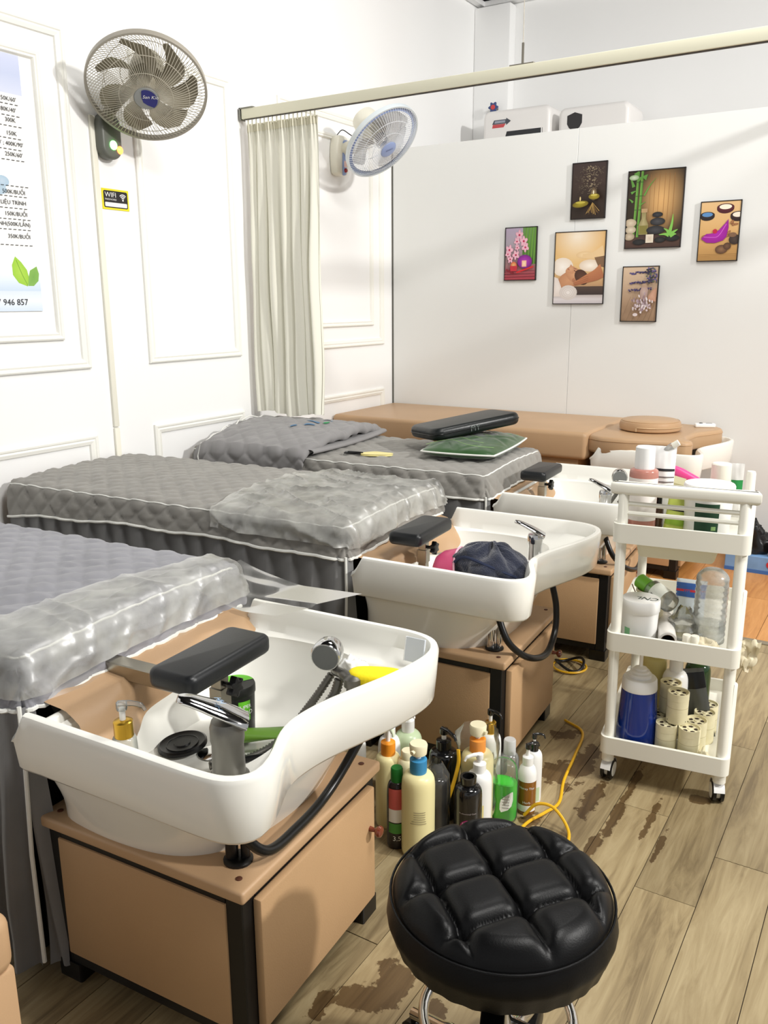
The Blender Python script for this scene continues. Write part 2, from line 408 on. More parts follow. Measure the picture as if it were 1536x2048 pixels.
for k in range(-12, 12):
    x0 = -.60+k*.19; y = YB+.035-(.3 if k % 2 else .08)
    while y < 6.0:
        a, b = max(y, YB+.035), min(y+.6, 6.0)
        if b-a > .02 and a < 5.0: plank(x0, x0+.19, a, b, M_orange)
        y += .6

# left wall with raised picture-frame moldings
wall = struct('wall_left', MB().box(WX-.12, WX, -2.6, 5.80, 0, 3.25), M_wall)
YBK = 5.80
struct('wall_back', MB().box(WX-.12, 4.6, YBK, YBK+.12, 0, 3.25), M_wall)
struct('ceiling', MB().box(WX-.12, 4.6, -2.6, YBK+.12, 3.9, 3.98).box(WX-.12, WX-.005, -2.6, YBK+.12, 3.25, 3.9).box(WX-.005, 4.6, YBK+.005, YBK+.12, 3.25, 3.9), mat('black_open_ceiling', (14, 14, 16), .8))
struct('trim_2', MB().box(WX, WX+.05, -2.6, YBK, 3.215, 3.25, .008).box(WX, 4.6, YBK-.05, YBK, 3.215, 3.25, .008), M_wall)
def strip(y0, y1, z0, z1, wdt=.034, ends=True):
    """one frame of molding between the outer corners, as four mitred strips with a stepped profile"""
    prof = [(0, 0), (0, .010), (.006, .014), (.013, .013), (.017, .009), (.024, .012), (wdt-.003, .008), (wdt, 0)]
    cs = [(y0, z0), (y1, z0), (y1, z1), (y0, z1)]
    ins = [(1, 1), (-1, 1), (-1, -1), (1, -1)]
    for i in range(4):
        a, b = cs[i], cs[(i+1) % 4]; ia, ib = ins[i], ins[(i+1) % 4]
        vs = []; fs = []; n = len(prof)
        for (d, h) in prof:
            vs.append((WX+h, a[0]+ia[0]*d, a[1]+ia[1]*d)); vs.append((WX+h, b[0]+ib[0]*d, b[1]+ib[1]*d))
        for k in range(n-1): fs.append((2*k, 2*k+1, 2*k+3, 2*k+2))
        obj('molding', MB().add(vs, fs, False), M_molding, wall)
zt = wl(118, 54).z; zi = wl(70, 103).z; zib = wl(125, 680).z; zb = wl(162, 738).z; zl = wl(195, 868).z
def panel(y0, y1, inner=True):
    strip(y0, y1, zb, zt, .04)
    if inner: strip(y0+.115, y1-.115, zib, zi, .03)
    strip(y0, y1, .18, zl, .04)
y1a = wl(181, 737).y; y0b = wl(298, 728).y
wb = .62+.0
panel(y1a-.98, y1a); panel(y0b, wl(456, 150).y, False)
ystart3 = wl(552, 188).y
panel(ystart3, wl(766, 690).y)
panel(y1a-.98-.26-1.0, y1a-.98-.26)
# surface cable duct running down the wall
a, b = wl(168, 230), wl(212, 620)
duct = thing('cable_duct', 'cream plastic cable duct running down the white wall beside the fan', 'cable duct', (WX, (a.y+b.y)/2, .3))
yd = b.y
obj('duct_upper', MB().box(0, .012, -.013, .013, 0.505, 1.70, .003), M_cream, duct)
obj('duct_lower', MB().box(0, .012, -.013, .013, -.25, .50, .003), M_cream, duct)
duct.location.y = yd

# partition of grey-white boards
part = struct('wall_partition', MB().box(WX+.006, 1.1, PY_+.012, PY_+.045, 0, 2.165), M_part)
zpt = pt(860, 290).z
seamx = pt(1147, 500).x
xs = [WX+.008, seamx, seamx+1.13, 1.1]
for i in range(3):
    obj('wall_panel', MB().box(xs[i]+.0008, xs[i+1]-.0008, PY_, PY_+.0125, .0, zpt, .001, 1), M_part, part)
obj('dark_gap_strip', MB().box(WX+.001, WX+.008, PY_-.004, PY_+.02, 0, zpt), mat('dark_gap', (95, 95, 88), .7), part)  # solid strip coloured like the dark of the gap beside the wall
# pipe box in the far corner and the pipe
struct('trim_3', MB().box(wl(958, 200).x+.0, WX+.26, YBK-.10, YBK, 1.5, 3.2, .01), M_wall)
# curtain tracks that run on from the partition towards the lamp side (their shadows fall on the boards)
for x, zr in ((-.44, 2.175), (.65, 2.14)):
    t = thing('curtain_rail', 'white ceiling-hung curtain track running out from the partition, %s' % ('nearer the pictures' if x < 0 else 'farther right'), 'curtain rail', (x, PY_, zr-.005))
    obj('track', MB().box(-.018, .018, -1.26, -.002, -.02, .03, .003), M_ivory, t)
    for yy in (-.3, -1.0): obj('hanger_wire', MB().tube([(0, yy, .03), (0, yy, 1.78)], .0015, 6), M_steel, t)
# ================================================================ shampoo beds: cabinet, basin, bed, quilted cover
def sample_outline(pts, c, n):
    """closed polyline -> n points at equal angles round c (counter-clockwise)"""
    out = []; m = len(pts)
    for k in range(n):
        a = 2*PI*k/n; d = Vector((math.cos(a), math.sin(a))); best = 0
        for i in range(m):
            p = Vector(pts[i][:2])-c; q = Vector(pts[(i+1) % m][:2])-c; e = q-p
            den = d.x*e.y-d.y*e.x
            if abs(den) < 1e-12: continue
            t = (p.x*e.y-p.y*e.x)/den; w = (p.x*d.y-p.y*d.x)/den
            if t > 0 and -1e-6 <= w <= 1+1e-6: best = max(best, t)
        out.append(c+d*best)
    return out
BC = Vector((-.17, .26)); BN = 160
rim_ctl = [(-.44, -.05), (-.425, -.073), (-.2, -.08), (0, -.085), (.052, -.072), (.081, -.034), (.072, .025), (.043, .085), (.036, .14), (.047, .21), (.07, .28), (.097, .36), (.115, .44), (.117, .505), (.088, .56), (.03, .585), (-.1, .59), (-.425, .594), (-.44, .57)]
rim_pts = cr([(p[0], p[1], 0) for p in rim_ctl], 6, True)
def offs(ring, d):
    n = len(ring); out = []
    for i in range(n):
        t = (ring[(i+1) % n]-ring[i-1]).normalized(); out.append(ring[i]+Vector((-t.y, t.x))*d)
    return out
R0 = sample_outline(rim_pts, BC, BN)
bowl_in = sample_outline(cr([(p[0], p[1], 0) for p in ((-.40, .03), (-.33, -.025), (-.17, -.03), (-.06, .02), (-.03, .12), (-.025, .25), (-.03, .40), (-.06, .50), (-.17, .545), (-.33, .535), (-.40, .48), (-.41, .25))], 6, True), BC, BN)
bowl_fl = sample_outline(cr([(p[0], p[1], 0) for p in ((-.37, .10), (-.30, .05), (-.20, .05), (-.13, .10), (-.11, .25), (-.13, .40), (-.20, .46), (-.30, .46), (-.37, .40), (-.38, .25))], 6, True), BC, BN)
under = sample_outline(cr([(p[0], p[1], 0) for p in ((-.436, .0), (-.425, -.038), (-.2, -.047), (-.07, -.03), (-.005, .05), (.005, .15), (.005, .30), (-.005, .43), (-.06, .53), (-.2, .55), (-.425, .55), (-.436, .5))], 6, True), BC, BN)
foot = sample_outline(cr([(p[0], p[1], 0) for p in ((-.452, .05), (-.435, .022), (-.30, .008), (-.17, .025), (-.095, .085), (-.065, .18), (-.06, .3), (-.085, .40), (-.16, .475), (-.30, .50), (-.435, .49), (-.452, .46))], 6, True), BC, BN)
def ztop(p): return .622 - (.050 if p.x < -.42 else (.050*(-.405-p.x)/.015 if p.x < -.405 else 0))
def smooth(r, n=3):
    for _ in range(n): r = [(r[i-1]+r[i]*2+r[(i+1) % len(r)])/4 for i in range(len(r))]
    return r
R0 = smooth(R0, 2); bowl_in = smooth(bowl_in, 6); bowl_fl = smooth(bowl_fl, 6); under = smooth(under, 6); foot = smooth(foot, 6)
def ringz(r, z): return [(p.x, p.y, z(p) if callable(z) else z) for p in r]
bas = MB()
rr = [ringz(foot, .360)]+[ringz([a.lerp(b, .16*k) for a, b in zip(foot, under)], .362+.024*k-.0*k) for k in range(1, 6)]+[ringz(under, .506), ringz(offs(R0, .022), .503), ringz(offs(R0, .014), .505), ringz(offs(R0, .009), .512),
      ringz(offs(R0, .004), .56), ringz(R0, lambda p: ztop(p)-.010), ringz(offs(R0, .003), lambda p: ztop(p)-.003), ringz(offs(R0, .010), ztop), ringz(offs(R0, .017), lambda p: ztop(p)-.002), ringz(offs(R0, .022), lambda p: ztop(p)-.010),
      ringz(offs(R0, .027), lambda p: ztop(p)-.04), ringz([a.lerp(b, .35) for a, b in zip(offs(R0, .028), bowl_in)], .562), ringz([a.lerp(b, .92) for a, b in zip(offs(R0, .028), bowl_in)], .556), ringz(bowl_in, .545),
      ringz([a.lerp(b, .55) for a, b in zip(bowl_in, bowl_fl)], .455), ringz(bowl_fl, .42), ringz([a.lerp(BC, .5) for a in bowl_fl], .412)]
bas.rings(rr)
bowl_me = bas.mesh('bowl'); bowl_me.materials.append(M_basin)
drain_me = MB().lathe([(.0, .413), (.028, .413), (.030, .416), (.022, .418), (.0, .417)], 20, (-.27, .26, 0)).mesh('drain'); drain_me.materials.append(M_chrome)
def pipe_rib(pts, r, pitch=.004, amp=.0012, seg=8):
    P = cr(pts, 10); b = MB(); b.soft = True; out = [P[0]]
    for i in range(1, len(P)):
        d = (P[i]-P[i-1]).length; n = max(1, int(d/pitch*2))
        for k in range(1, n+1): out.append(P[i-1].lerp(P[i], k/n))
    return b.tube(out, [r+(amp if i % 2 else -amp) for i in range(len(out))], seg)

CAB = dict(x0=-.485, x1=0.0, y0=0.0, y1=.475)
def cab_meshes():
    d = {}
    x0, x1, y0, y1 = -.475, -.012, .012, .463
    d['top_board'] = (MB().box(-.485, 0, 0, .475, .336, .360, .006, 3), M_tan)
    s = .036
    d['post'] = [(MB().box(x, x+s, y, y+s, .035, .336, .002, 1), M_black) for x in (x0, x1-s) for y in (y0, y1-s)]
    d['rail'] = [(MB().box(x0+s, x1-s, y, y+s, z, z+.03, .0), M_black) for y in (y0, y1-s) for z in (.04, .305)] + [(MB().box(x, x+s, y0+s, y1-s, z, z+.03), M_black) for x in (x0, x1-s) for z in (.04, .305)]
    d['front_panel'] = (MB().box(x0+.030, x1-s+.002, y0-.004, y0+.012, .062, .318, .003), M_tanp)
    d['back_panel'] = (MB().box(x0+.030, x1-s, y1-.006, y1+.002, .062, .318, .003), M_tanp)
    d['inner_panel'] = (MB().box(x0-.002, x0+.006, y0+s, y1-s, .062, .318, .002), M_black)
    d['foot'] = [(MB().prism(rrect(x-.004, x+s+.02, y-.004, y+s+.02, .004, 2), 0, .04), M_blackplastic) for x in (x0, x1-s-.016) for y in (y0, y1-s-.016)]
    return d
cabm = cab_meshes()
door_me = MB().box(-.012, .006, .040, .437, .060, .322, .004).mesh('door'); door_me.materials.append(M_tanp)
M_knob = mat('red_brown_knob', (112, 48, 26), .25, coat=.5)
knob_me = MB().lathe([(.006, 0), (.005, .008), (.004, .012), (.010, .017), (.0125, .022), (.011, .027), (.004, .030), (.0, .030)], 16, (.006, .415, .235), (1, 0, 0)).mesh('knob'); knob_me.materials.append(M_knob)
screw_me = MB().lathe([(.006, 0), (.006, .001), (.004, .002), (0, .0022)], 12).mesh('screw'); screw_me.materials.append(mat('brown_screw', (88, 50, 34), .5))
cabpos = {1: 'under the nearest basin', 2: 'under the basin holding the navy towel', 3: 'under the third basin, behind the white trolley', 4: 'at the far bed by the partition'}
shared_c = {}
def cabinet(u):
    o, t = UNIT[u]
    base = Vector((-.24, .237, 0))
    r = thing('basin_cabinet', 'tan and black low cabinet '+cabpos[u], 'cabinet', UW(u, base), t, 'cabinets under the basins')
    nb = tuple(-base)
    for k, v in cabm.items():
        for i, (b, m) in enumerate(v if isinstance(v, list) else [v]):
            if (k, i) not in shared_c:
                me = b.mesh(k); me.materials.append(m); shared_c[(k, i)] = me
            obj(k, shared_c[(k, i)], None, r, nb)
    d = obj('door', door_me, None, r, nb); obj('knob', knob_me, None, d)
    for x, y in ((-.03, .03), (-.455, .03), (-.03, .445), (-.455, .445)): obj('screw', screw_me, None, r, (x-base.x, y-base.y, .36))
    return r
def headrest_parts(root, base, cx, cy, zt_, tilt=0.0):
    nb = Vector((-base[0], -base[1], -base[2]))
    pad = MB().prism(rrect(-.052, .052, -.118, .118, .018, 4), -.038, 0, .012, 3)
    pad.xf(Matrix.Translation((cx, cy, zt_)) @ Matrix.Rotation(tilt, 4, 'Y'))
    h = obj('headrest', pad, M_blackpad, root, nb); h['label'] = 'black padded neck rest'
    obj('headrest_plate', MB().box(cx-.03, cx+.03, cy-.06, cy+.06, zt_-.044, zt_-.036), M_black, h)
    po = obj('headrest_post', MB().box(cx-.012, cx+.012, cy+.005, cy+.029, .415, zt_-.045, .001, 1).box(cx-.0145, cx+.0145, cy+.0025, cy+.0315, zt_-.12, zt_-.08, .001, 1), M_steel, root, nb)
    kn = MB(); pts = []
    for k in range(36):
        a = 2*PI*k/36; q = .017+.0035*math.cos(6*a); pts.append((q*math.cos(a), q*math.sin(a)))
    kn.prism(pts, .0, .016, .003, 2).lathe([(.005, -.02), (.005, 0)], 10)
    kn.xf(Matrix.Translation((cx+.028, cy+.016, zt_-.072)) @ Matrix.Rotation(PI/2, 4, 'Y'))
    obj('adjusting_knob', kn, M_blackplastic, po)
def faucet(root, base, x, y, z, ang, logo=False, sc=1.0):
    nb = Vector((-base[0], -base[1], -base[2]))
    M = Matrix.Translation((x, y, z)) @ Matrix.Rotation(ang, 4, 'Z') @ Matrix.Scale(sc, 4)
    f = obj('faucet', MB().lathe([(.027, 0), (.027, .004), (.022, .008), (.021, .05), (.0225, .056), (.0225, .075), (.02, .083), (0, .085)], 24).xf(M), M_dullsteel if logo else M_chrome, root, nb)
    # lever: flat tapering paddle that rises away from the body
    lv = cr([(.026, 0, .078), (0, 0, .094), (-.022, 0, .105), (-.045, 0, .116), (-.060, 0, .120)], 4); b = MB(); rings = []
    wd_ = [.020, .024, .025, .025, .025, .024, .023, .022, .021, .019, .018, .017, .016, .015, .014, .012, .006]
    for i, p in enumerate(lv):
        w = wd_[min(i, len(wd_)-1)]; h = .009-.0045*i/len(lv)
        rings.append([(p.x+.4*h*math.sin(a), w*math.cos(a), p.z+h*math.sin(a)) for a in [2*PI*k/16 for k in range(16)]])
    b.rings(rings).xf(M)
    l = obj('lever', b, M_chrome, f)
    if logo:
        X = M.to_3x3() @ Vector((.35, -.92, .0)); Y = M.to_3x3() @ Vector((-.88, -.33, .3))
        text('lettering', 'HH', .018, mat('blue_print', (150, 190, 230), .4), l, M @ Vector((-.006, .012, .1098)), X, Y)
    return f
def shower(root, base, x, y, z, ang, yel=False, hz=.045, drop=.09):
    nb = Vector((-base[0], -base[1], -base[2]))
    M = Matrix.Translation((x, y, z)) @ Matrix.Rotation(ang, 4, 'Z')
    h = obj('shower_holder', MB().lathe([(.024, -.045), (.024, -.04), (.014, -.035), (.013, .0), (.018, .004), (.018, .02), (.012, .024), (0, .025)], 18).tube(cr([(0, 0, .012), (-.03, .005, .016), (-.055, .012, .012), (-.07, .02, .008)], 5), [.012]*6+[.010]*10, 10).xf(M), M_dullsteel, root, nb)
    hp_ = M @ Vector((-.085, .018, hz)); cl = Vector((.25, -.90, -.08)).normalized()   # spray face looks down towards the room
    hd = MB().lathe([(.0, .0), (.0285, .0), (.031, .004), (.031, .016), (.029, .034), (.024, .046), (.014, .052), (0, .053)], 26, hp_+cl*.028, -cl)
    s = obj('shower_head', hd, M_chrome, root, nb)
    obj('spray_face', MB().lathe([(0, .0012), (.0265, .0012), (.0265, -.0004), (0, -.0004)], 26, hp_+cl*.028, cl), mat('grey_rubber', (118, 120, 118), .6), s)
    ho = pipe_rib([tuple(M @ Vector(p)) for p in ((-.075, .015, .0), (-.10, -.02, -.06), (-.135, -.07, -.13), (-.16, -.13, -.155), (-.20, -.20, -.160))], .008, .005)
    obj('shower_hose', ho, M_dullsteel, root, nb)
    ho2 = pipe_rib([tuple(M @ Vector(p)) for p in ((-.05, .012, -.002), (-.052, 0, -.03), (-.06, -.02, -.055))], .010, .005)
    obj('shower_hose', ho2, M_dullsteel, root, nb)
def hose_mesh(pts, r): return MB().tube(cr(pts, 8), r, 12)
baspos = {1: 'nearest white shampoo basin, with jars and a chrome mixer tap inside', 2: 'white shampoo basin holding a navy towel and pink bowl', 3: 'white shampoo basin behind the trolley, in front of the tan bed', 4: 'white shampoo basin by the partition, topped with a tan pad'}
def basin(u):
    o, t = UNIT[u]; base = Vector((-.17, .26, .36)); nb = tuple(-base)
    r = thing('shampoo_basin', baspos[u], 'basin', UW(u, base), t, 'shampoo basins in a row')
    obj('bowl', bowl_me, None, r, nb); obj('drain', drain_me, None, r, nb)
    # water pipe and black hose between rim and cabinet
    pipe = MB().lathe([(.0115, .362), (.0115, .52)], 14, (-.072, .078 if u > 1 else .066, 0)).lathe([(.0085, .362), (.0085, .52)], 12, (-.052, .088 if u > 1 else .078, 0))
    obj('supply_pipe', pipe, M_chrome if u > 1 else M_blackplastic, r, nb)
    obj('pipe_collar', MB().lathe([(.026, .360), (.026, .364), (.02, .367), (.0, .367)], 20, (-.062, .082 if u > 1 else .07, 0)), M_blackplastic, r, nb)
    if u == 1: hp = [(-.050, .07, .50), (-.038, .052, .44), (-.012, .085, .385), (-.012, .18, .374), (-.014, .28, .382), (-.004, .36, .43), (.014, .42, .50), (.012, .44, .53)]
    else: hp = [(-.05, .08, .51), (-.045, .06, .47), (-.01, .05, .40), (.03, .10, .345), (.05, .2, .32), (.05, .28, .36), (.045, .30, .43), (.03, .30, .50), (.02, .32, .53)]
    if u < 4: obj('black_hose', hose_mesh(hp, .0095), M_blackplastic, r, nb)
    return r, base
M_frame = mat('black_bed_frame', (12, 12, 13), .5)
XWALL = {1: -1.915, 2: -1.915, 3: -1.915, 4: -1.945}
def bedbase(u, label, zt_, mattress=True, y0=.012, y1=.648):
    o, t = UNIT[u]; base = Vector((-1.2, .33, 0)); nb = tuple(-base); xw = XWALL[u]+.03
    r = thing('massage_bed', label, 'bed', UW(u, base), t, 'massage beds along the wall')
    for x in (xw+.05, -.60):
        for y in (y0+.03, y1-.07): obj('leg', MB().box(x, x+.04, y, y+.04, 0, zt_-.13), M_frame, r, nb)
    obj('bed_frame', MB().box(xw, -.52, y0+.02, y1-.02, zt_-.20, zt_-.125, .003, 1), M_frame, r, nb)
    obj('end_board', MB().box(-.535, -.515, y0+.02, y1-.02, .06, zt_-.20), M_frame, r, nb)
    obj('mattress', MB().box(xw, -.505, y0+.008, y1-.008, zt_-.125, zt_-.012, .03, 4), M_tan, r, nb)
    return r, base
def cover(u, zt_, label, material, x_end=-.488, y0=0.0, y1=.66, hs=.098, skirt=True, seed=0.0, crown=.012):
    o, t = UNIT[u]; base = Vector((-1.2, .33, .03)); nb = tuple(-base); xw = XWALL[u]
    root = thing('bed_cover', label, 'bed cover', UW(u, base), t, 'grey quilted covers on the beds')
    r = .030; X1 = x_end-r; Y0 = y0+r; Y1 = y1-r; LD = r*PI/2+(hs-r); sp = .083
    def weltz(x):
        w = (x-xw)/(x_end-xw)
        return zt_-hs-.024*(1-w)**3+.016*math.sin(w*PI)+.004*math.sin(w*23+seed)
    def pos(s, t_, q=1.0):
        ox = max(0, s-X1); oy = t_-Y1 if t_ > Y1 else (t_-Y0 if t_ < Y0 else 0); m = max(ox, abs(oy))
        bx, by = min(s, X1), min(max(t_, Y0), Y1)
        w = math.hypot(ox, oy); dx, dy = (ox/w, oy/w) if w > 1e-9 else (0, 0)
        if m < r*PI/2: out, dn, na = r*math.sin(m/r), r*(1-math.cos(m/r)), m/r
        else: out, dn, na = r+.012*min(1, (m-r*PI/2)/.06), r+(m-r*PI/2), PI/2
        if dn > r: dn = r+(dn-r)*((zt_-weltz(bx))-r)/(hs-r)
        cz = crown*math.sin(PI*min(1, max(0, (by-Y0)/(Y1-Y0))))*.8
        a = ((s+t_*1.05)/sp); b = ((s-t_*1.05)/sp)
        da = abs((a % 1)-.5)*2; db = abs((b % 1)-.5)*2
        h = q*.0075*(1-da**4)*(1-db**4)+q*(.004*nz(s+seed, t_, 0, 9)+.0035*nz(s*.6+seed, t_*2.2, 3, 26))
        n = (dx*math.sin(na), dy*math.sin(na), math.cos(na))
        return (bx+dx*out+n[0]*h, by+dy*out+n[1]*h, zt_+cz-dn-.008+n[2]*h)
    S0, S1, T0, T1 = xw+.004, X1+LD, Y0-LD, Y1+LD
    nu, nv = int((S1-S0)/.0085), int((T1-T0)/.0085)
    b = MB().grid(nu, nv, lambda a, c: pos(S0+(S1-S0)*a, T0+(T1-T0)*c))
    obj('quilted_top', b, material, root, nb)
    def pip(pts, rad, nm='piping'): return obj(nm, MB().tube(pts, rad, 6), M_piping, root, nb)
    ed = r*PI/4
    near = [pos(S0+(X1-S0)*i/90, Y0-ed) for i in range(91)]; end = [pos(X1+ed, Y0+(Y1-Y0)*i/40) for i in range(41)]
    corner = [pos(X1+ed*k/6, Y0-ed) for k in range(1, 6)]+[pos(X1+ed, Y0-ed*(1-k/6)) for k in range(6)]
    pip(near+corner+end, .0028)
    low = [pos(S0+(X1-S0)*i/90, T0) for i in range(91)]; low = [(p[0], p[1]-.003, p[2]) for p in low]
    cor2 = [pos(X1+LD*k/6, T0) for k in range(1, 7)]+[pos(S1, T0+LD*k/6) for k in range(1, 6)]
    endl = [pos(S1, Y0+(Y1-Y0)*i/40) for i in range(41)]
    pip(low+cor2+endl, .0048, 'welt')
    if skirt:
        def sk(a, c):
            x = xw+.004+(x_end-.004-xw)*a; zt2 = weltz(x); z = zt2*(1-c)+.03*c+.0
            k = x/.083+.35*nz(x, 2.7, seed, 6); f = k % 1
            sw = (f/.80) if f < .80 else 1-(f-.80)/.20
            sw = sw*sw*(3-2*sw)
            am = .008+.036*min(1, c*1.8)
            return (x+.004*nz(x, z, seed, 12), y0-.006-am*sw-.008*c*nz(x, z*.5, seed+4, 5)-.01*c, z)
        obj('skirt', MB().grid(340, 8, sk), M_skirt, root, nb)
        pz = weltz(x_end)
        pip([(x_end+.004, y0-.012, pz+.004), (x_end+.006, y0-.014, pz-.1), (x_end+.002, y0-.02, pz-.3), (x_end+.008, y0-.024, .05)], .0042, 'skirt_piping')
        def sk2(a, c):
            z = pz*(1-c)+.03*c
            return (x_end+.004+.03*a*(.2+c), y0-.012+.03*a+.012*c*math.sin(a*5+z*9), z)
        obj('skirt_return', MB().grid(8, 12, sk2), M_skirt, root, nb)
    return root, base, pos, (X1, Y0, Y1, S0, S1, T0, T1, r, LD)
def flap(root, base, zt_, y0=.03, y1=.60, drop=.10, seed=0, outx=.085):
    """leatherette apron that hangs from the bed end into the basin"""
    def fn(a, c):
        y = y0+(y1-y0)*a; d = c
        kx = ((0, -.51), (.3, -.455), (.5, -.415), (.65, -.385), (1, -.355)); kz = ((0, -.095), (.3, -.103), (.5, -.106), (.65, -.125), (1, -.20))
        def ip(t, K):
            for (t0, v0), (t1, v1) in zip(K, K[1:]):
                if t <= t1: return v0+(v1-v0)*(t-t0)/(t1-t0)
            return K[-1][1]
        dd = d*(.98-.30*a+.12*math.sin(a*8+seed)); wv = max(0, d-.45)
        return (ip(dd, kx)+wv*(.05*math.sin(a*15+seed)+.02*nz(a, c, seed, 7)), y+.02*wv*math.sin(a*11), zt_+ip(dd, kz))
    obj('leather_apron', MB().grid(48, 14, fn), M_tan, root, tuple(-base))

cabs = {u: cabinet(u) for u in (1, 2, 3, 4)}
bs = {u: basin(u) for u in (1, 2, 3, 4)}
ZB = {1: .685, 2: .685, 3: .672, 4: .684}
beds = {1: bedbase(1, 'nearest massage bed, under the blue-grey cover beside the nearest basin', ZB[1]-.006),
        2: bedbase(2, 'second massage bed, mostly hidden under the pleated grey cover', ZB[2]-.006),
        3: bedbase(3, 'third massage bed, carrying the folded quilt and green pillow', ZB[3]-.006)}
for u, sd in ((1, .4), (2, 2.1), (3, 4.0)): flap(beds[u][0], beds[u][1], ZB[u], seed=sd)
cov = {1: cover(1, ZB[1], 'blue-grey quilted cover on the nearest bed, half under plastic sheet', M_cloth1, seed=1.3),
       2: cover(2, ZB[2], 'grey quilted cover with white piping and pleated skirt on the second bed', M_cloth, seed=5.1),
       3: cover(3, ZB[3], 'grey quilted cover on the bed with the green pillow', M_cloth, seed=9.7)}
# headrests, taps, showers
headrest_parts(bs[1][0], bs[1][1], -.193, .185, .683); headrest_parts(bs[2][0], bs[2][1], -.335, .175, .664); headrest_parts(bs[3][0], bs[3][1], -.355, .255, .664)
faucet(bs[1][0], bs[1][1], -.030, .020, .556, math.radians(40), True, 1.22)
shower(bs[1][0], bs[1][1], .012, .345, .585, math.radians(-15), True)
faucet(bs[2][0], bs[2][1], -.03, .31, .556, math.radians(20))
faucet(bs[3][0], bs[3][1], -.05, .05, .556, math.radians(10)); shower(bs[3][0], bs[3][1], -.0, .34, .585, math.radians(-15))
obj('steel_arm', MB().box(-.50, -.300, .185, .222, .572, .604, .002, 1).box(-.301, -.299, .189, .218, .576, .600), M_steel, bs[1][0], tuple(-bs[1][1]))
# far bed: bare tan leatherette
u = 4; base = Vector((-1.2, .3, 0)); nb = tuple(-base); xw = XWALL[4]+.002
b4 = thing('massage_bed', 'bare tan leatherette massage bed along the partition', 'bed', UW(4, base), 0, 'massage beds along the wall')
z4 = .685; ya, yb = -.07, .60
obj('mattress', MB().box(xw, -.455, ya, yb, z4-.135, z4, .022, 4), M_tan, b4, nb)
obj('bed_frame', MB().box(xw+.02, -.50, ya+.03, yb-.02, z4-.22, z4-.137), M_tanp, b4, nb)
obj('end_board', MB().box(-.53, -.50, ya+.04, yb-.02, .05, z4-.22), M_frame, b4, nb)
for x in (xw+.06, -.60):
    for y in (ya+.06, yb-.08): obj('leg', MB().box(x, x+.04, y, y+.04, 0, z4-.22), M_frame, b4, nb)
# padded board over the far basin, with a rounded notch like the basin's
padp = [(-.452, -.036), (-.06, -.036), (.005, -.022), (.018, .02), (-.02, .08), (-.03, .16), (-.02, .27), (.02, .36), (.055, .44), (.058, .50), (.03, .55), (-.03, .565), (-.452, .565)]
pp = [(p.x, p.y) for p in cr([(a, b, 0) for a, b in padp], 4, True)]
tp = thing('basin_pad', 'tan leatherette pad laid over the far basin by the partition', 'pad', UW(4, (-.22, .25, .60)), 0)
obj('pad_body', MB().prism(pp, z4-.095, z4-.012, .016, 3), M_tan, tp, (.22, -.25, -.60))
obj('pad_seam', MB().tube([(p[0], p[1], z4-.03) for p in pp], .0022, 6, closed=True), M_tanp, tp, (.22, -.25, -.60))
# ================================================================ curtain and its rail
RY = at(490, 226, 0, WX+.03).y; RZ = at(860, 172, 1, RY).z
rail = thing('curtain_rail', 'long ivory curtain rail crossing the room under the ceiling', 'curtain rail', (WX+.02, RY, RZ))
obj('track', MB().box(.0, 4.2, -.016, .016, -.022, .022, .003, 2), M_ivory, rail)
obj('track_slot', MB().box(.01, 4.2, -.009, .009, -.024, -.021), mat('dark_slot', (60, 55, 48), .6), rail)
obj('end_bracket', MB().box(-.012, .07, -.019, .019, .021, .027, .001, 1).box(-.012, -.004, -.019, .019, -.026, .027, .001, 1), mat('grey_zinc', (130, 130, 122), .4, .7), rail)
for px in (1045,):
    hx = at(px, 135, 1, RY).x-(WX+.02)
    obj('hanger_wire', MB().tube([(hx, 0, .05), (hx, 0, 3.9-RZ)], .0016, 6), M_steel, rail)
    obj('hanger_plate', MB().box(hx-.05, hx+.05, -.012, .012, .022, .027, .001, 1).box(hx-.004, hx+.004, -.003, .003, .025, .10), M_steel, rail)
for px in (1800,):
    hx = 2.9; obj('hanger_wire', MB().tube([(hx, 0, .05), (hx, 0, 3.9-RZ)], .0016, 6), M_steel, rail)
CX0, CX1 = WX+.035, at(640, 500, 1, RY).x
cur = thing('curtain', 'cream pleated curtain gathered at the wall end of the rail', 'curtain', ((CX0+CX1)/2, RY, .79))
def curt(a, c):
    # c 0 top -> 1 hem ; a across
    top = RZ-.045; hem = .775+.01*math.sin(a*9)
    z = top+(hem-top)*c
    w = (CX1-CX0)/2
    fl = min(1, c*2.2)
    ph = a*2*PI*7.5+2.4*math.sin(a*5.5+.4)+1.1*c*math.sin(a*7+1)+.8*nz(a, c*.5, 2, 3)
    am = (.008+.017*fl)*(.45+.9*abs(nz(a, .3+c*.3, 0, 5)))
    sp = 1+.03*c*math.sin(a*3)
    x = -w+2*w*a*sp+.010*math.sin(ph*1.0+1.1)*fl + .02*c*nz(a, c, 3, 3)
    y = am*math.sin(ph)+.005*fl*math.sin(ph*2.3+1)+.012*nz(a*2, c*.6, 5, 3)*c
    if c < .09: y += .006*math.sin(a*2*PI*32)*(1-c/.09)
    return (x, y, z-.79)
obj('pleated_cloth', MB().grid(300, 26, curt), M_curtain, cur)
obj('heading_tape', MB().grid(300, 2, lambda a, c: (lambda p: (p[0], p[1]-.002, p[2]+.0))(curt(a, .001+c*.025))), mat('curtain_tape', (228, 224, 204), .8), cur)
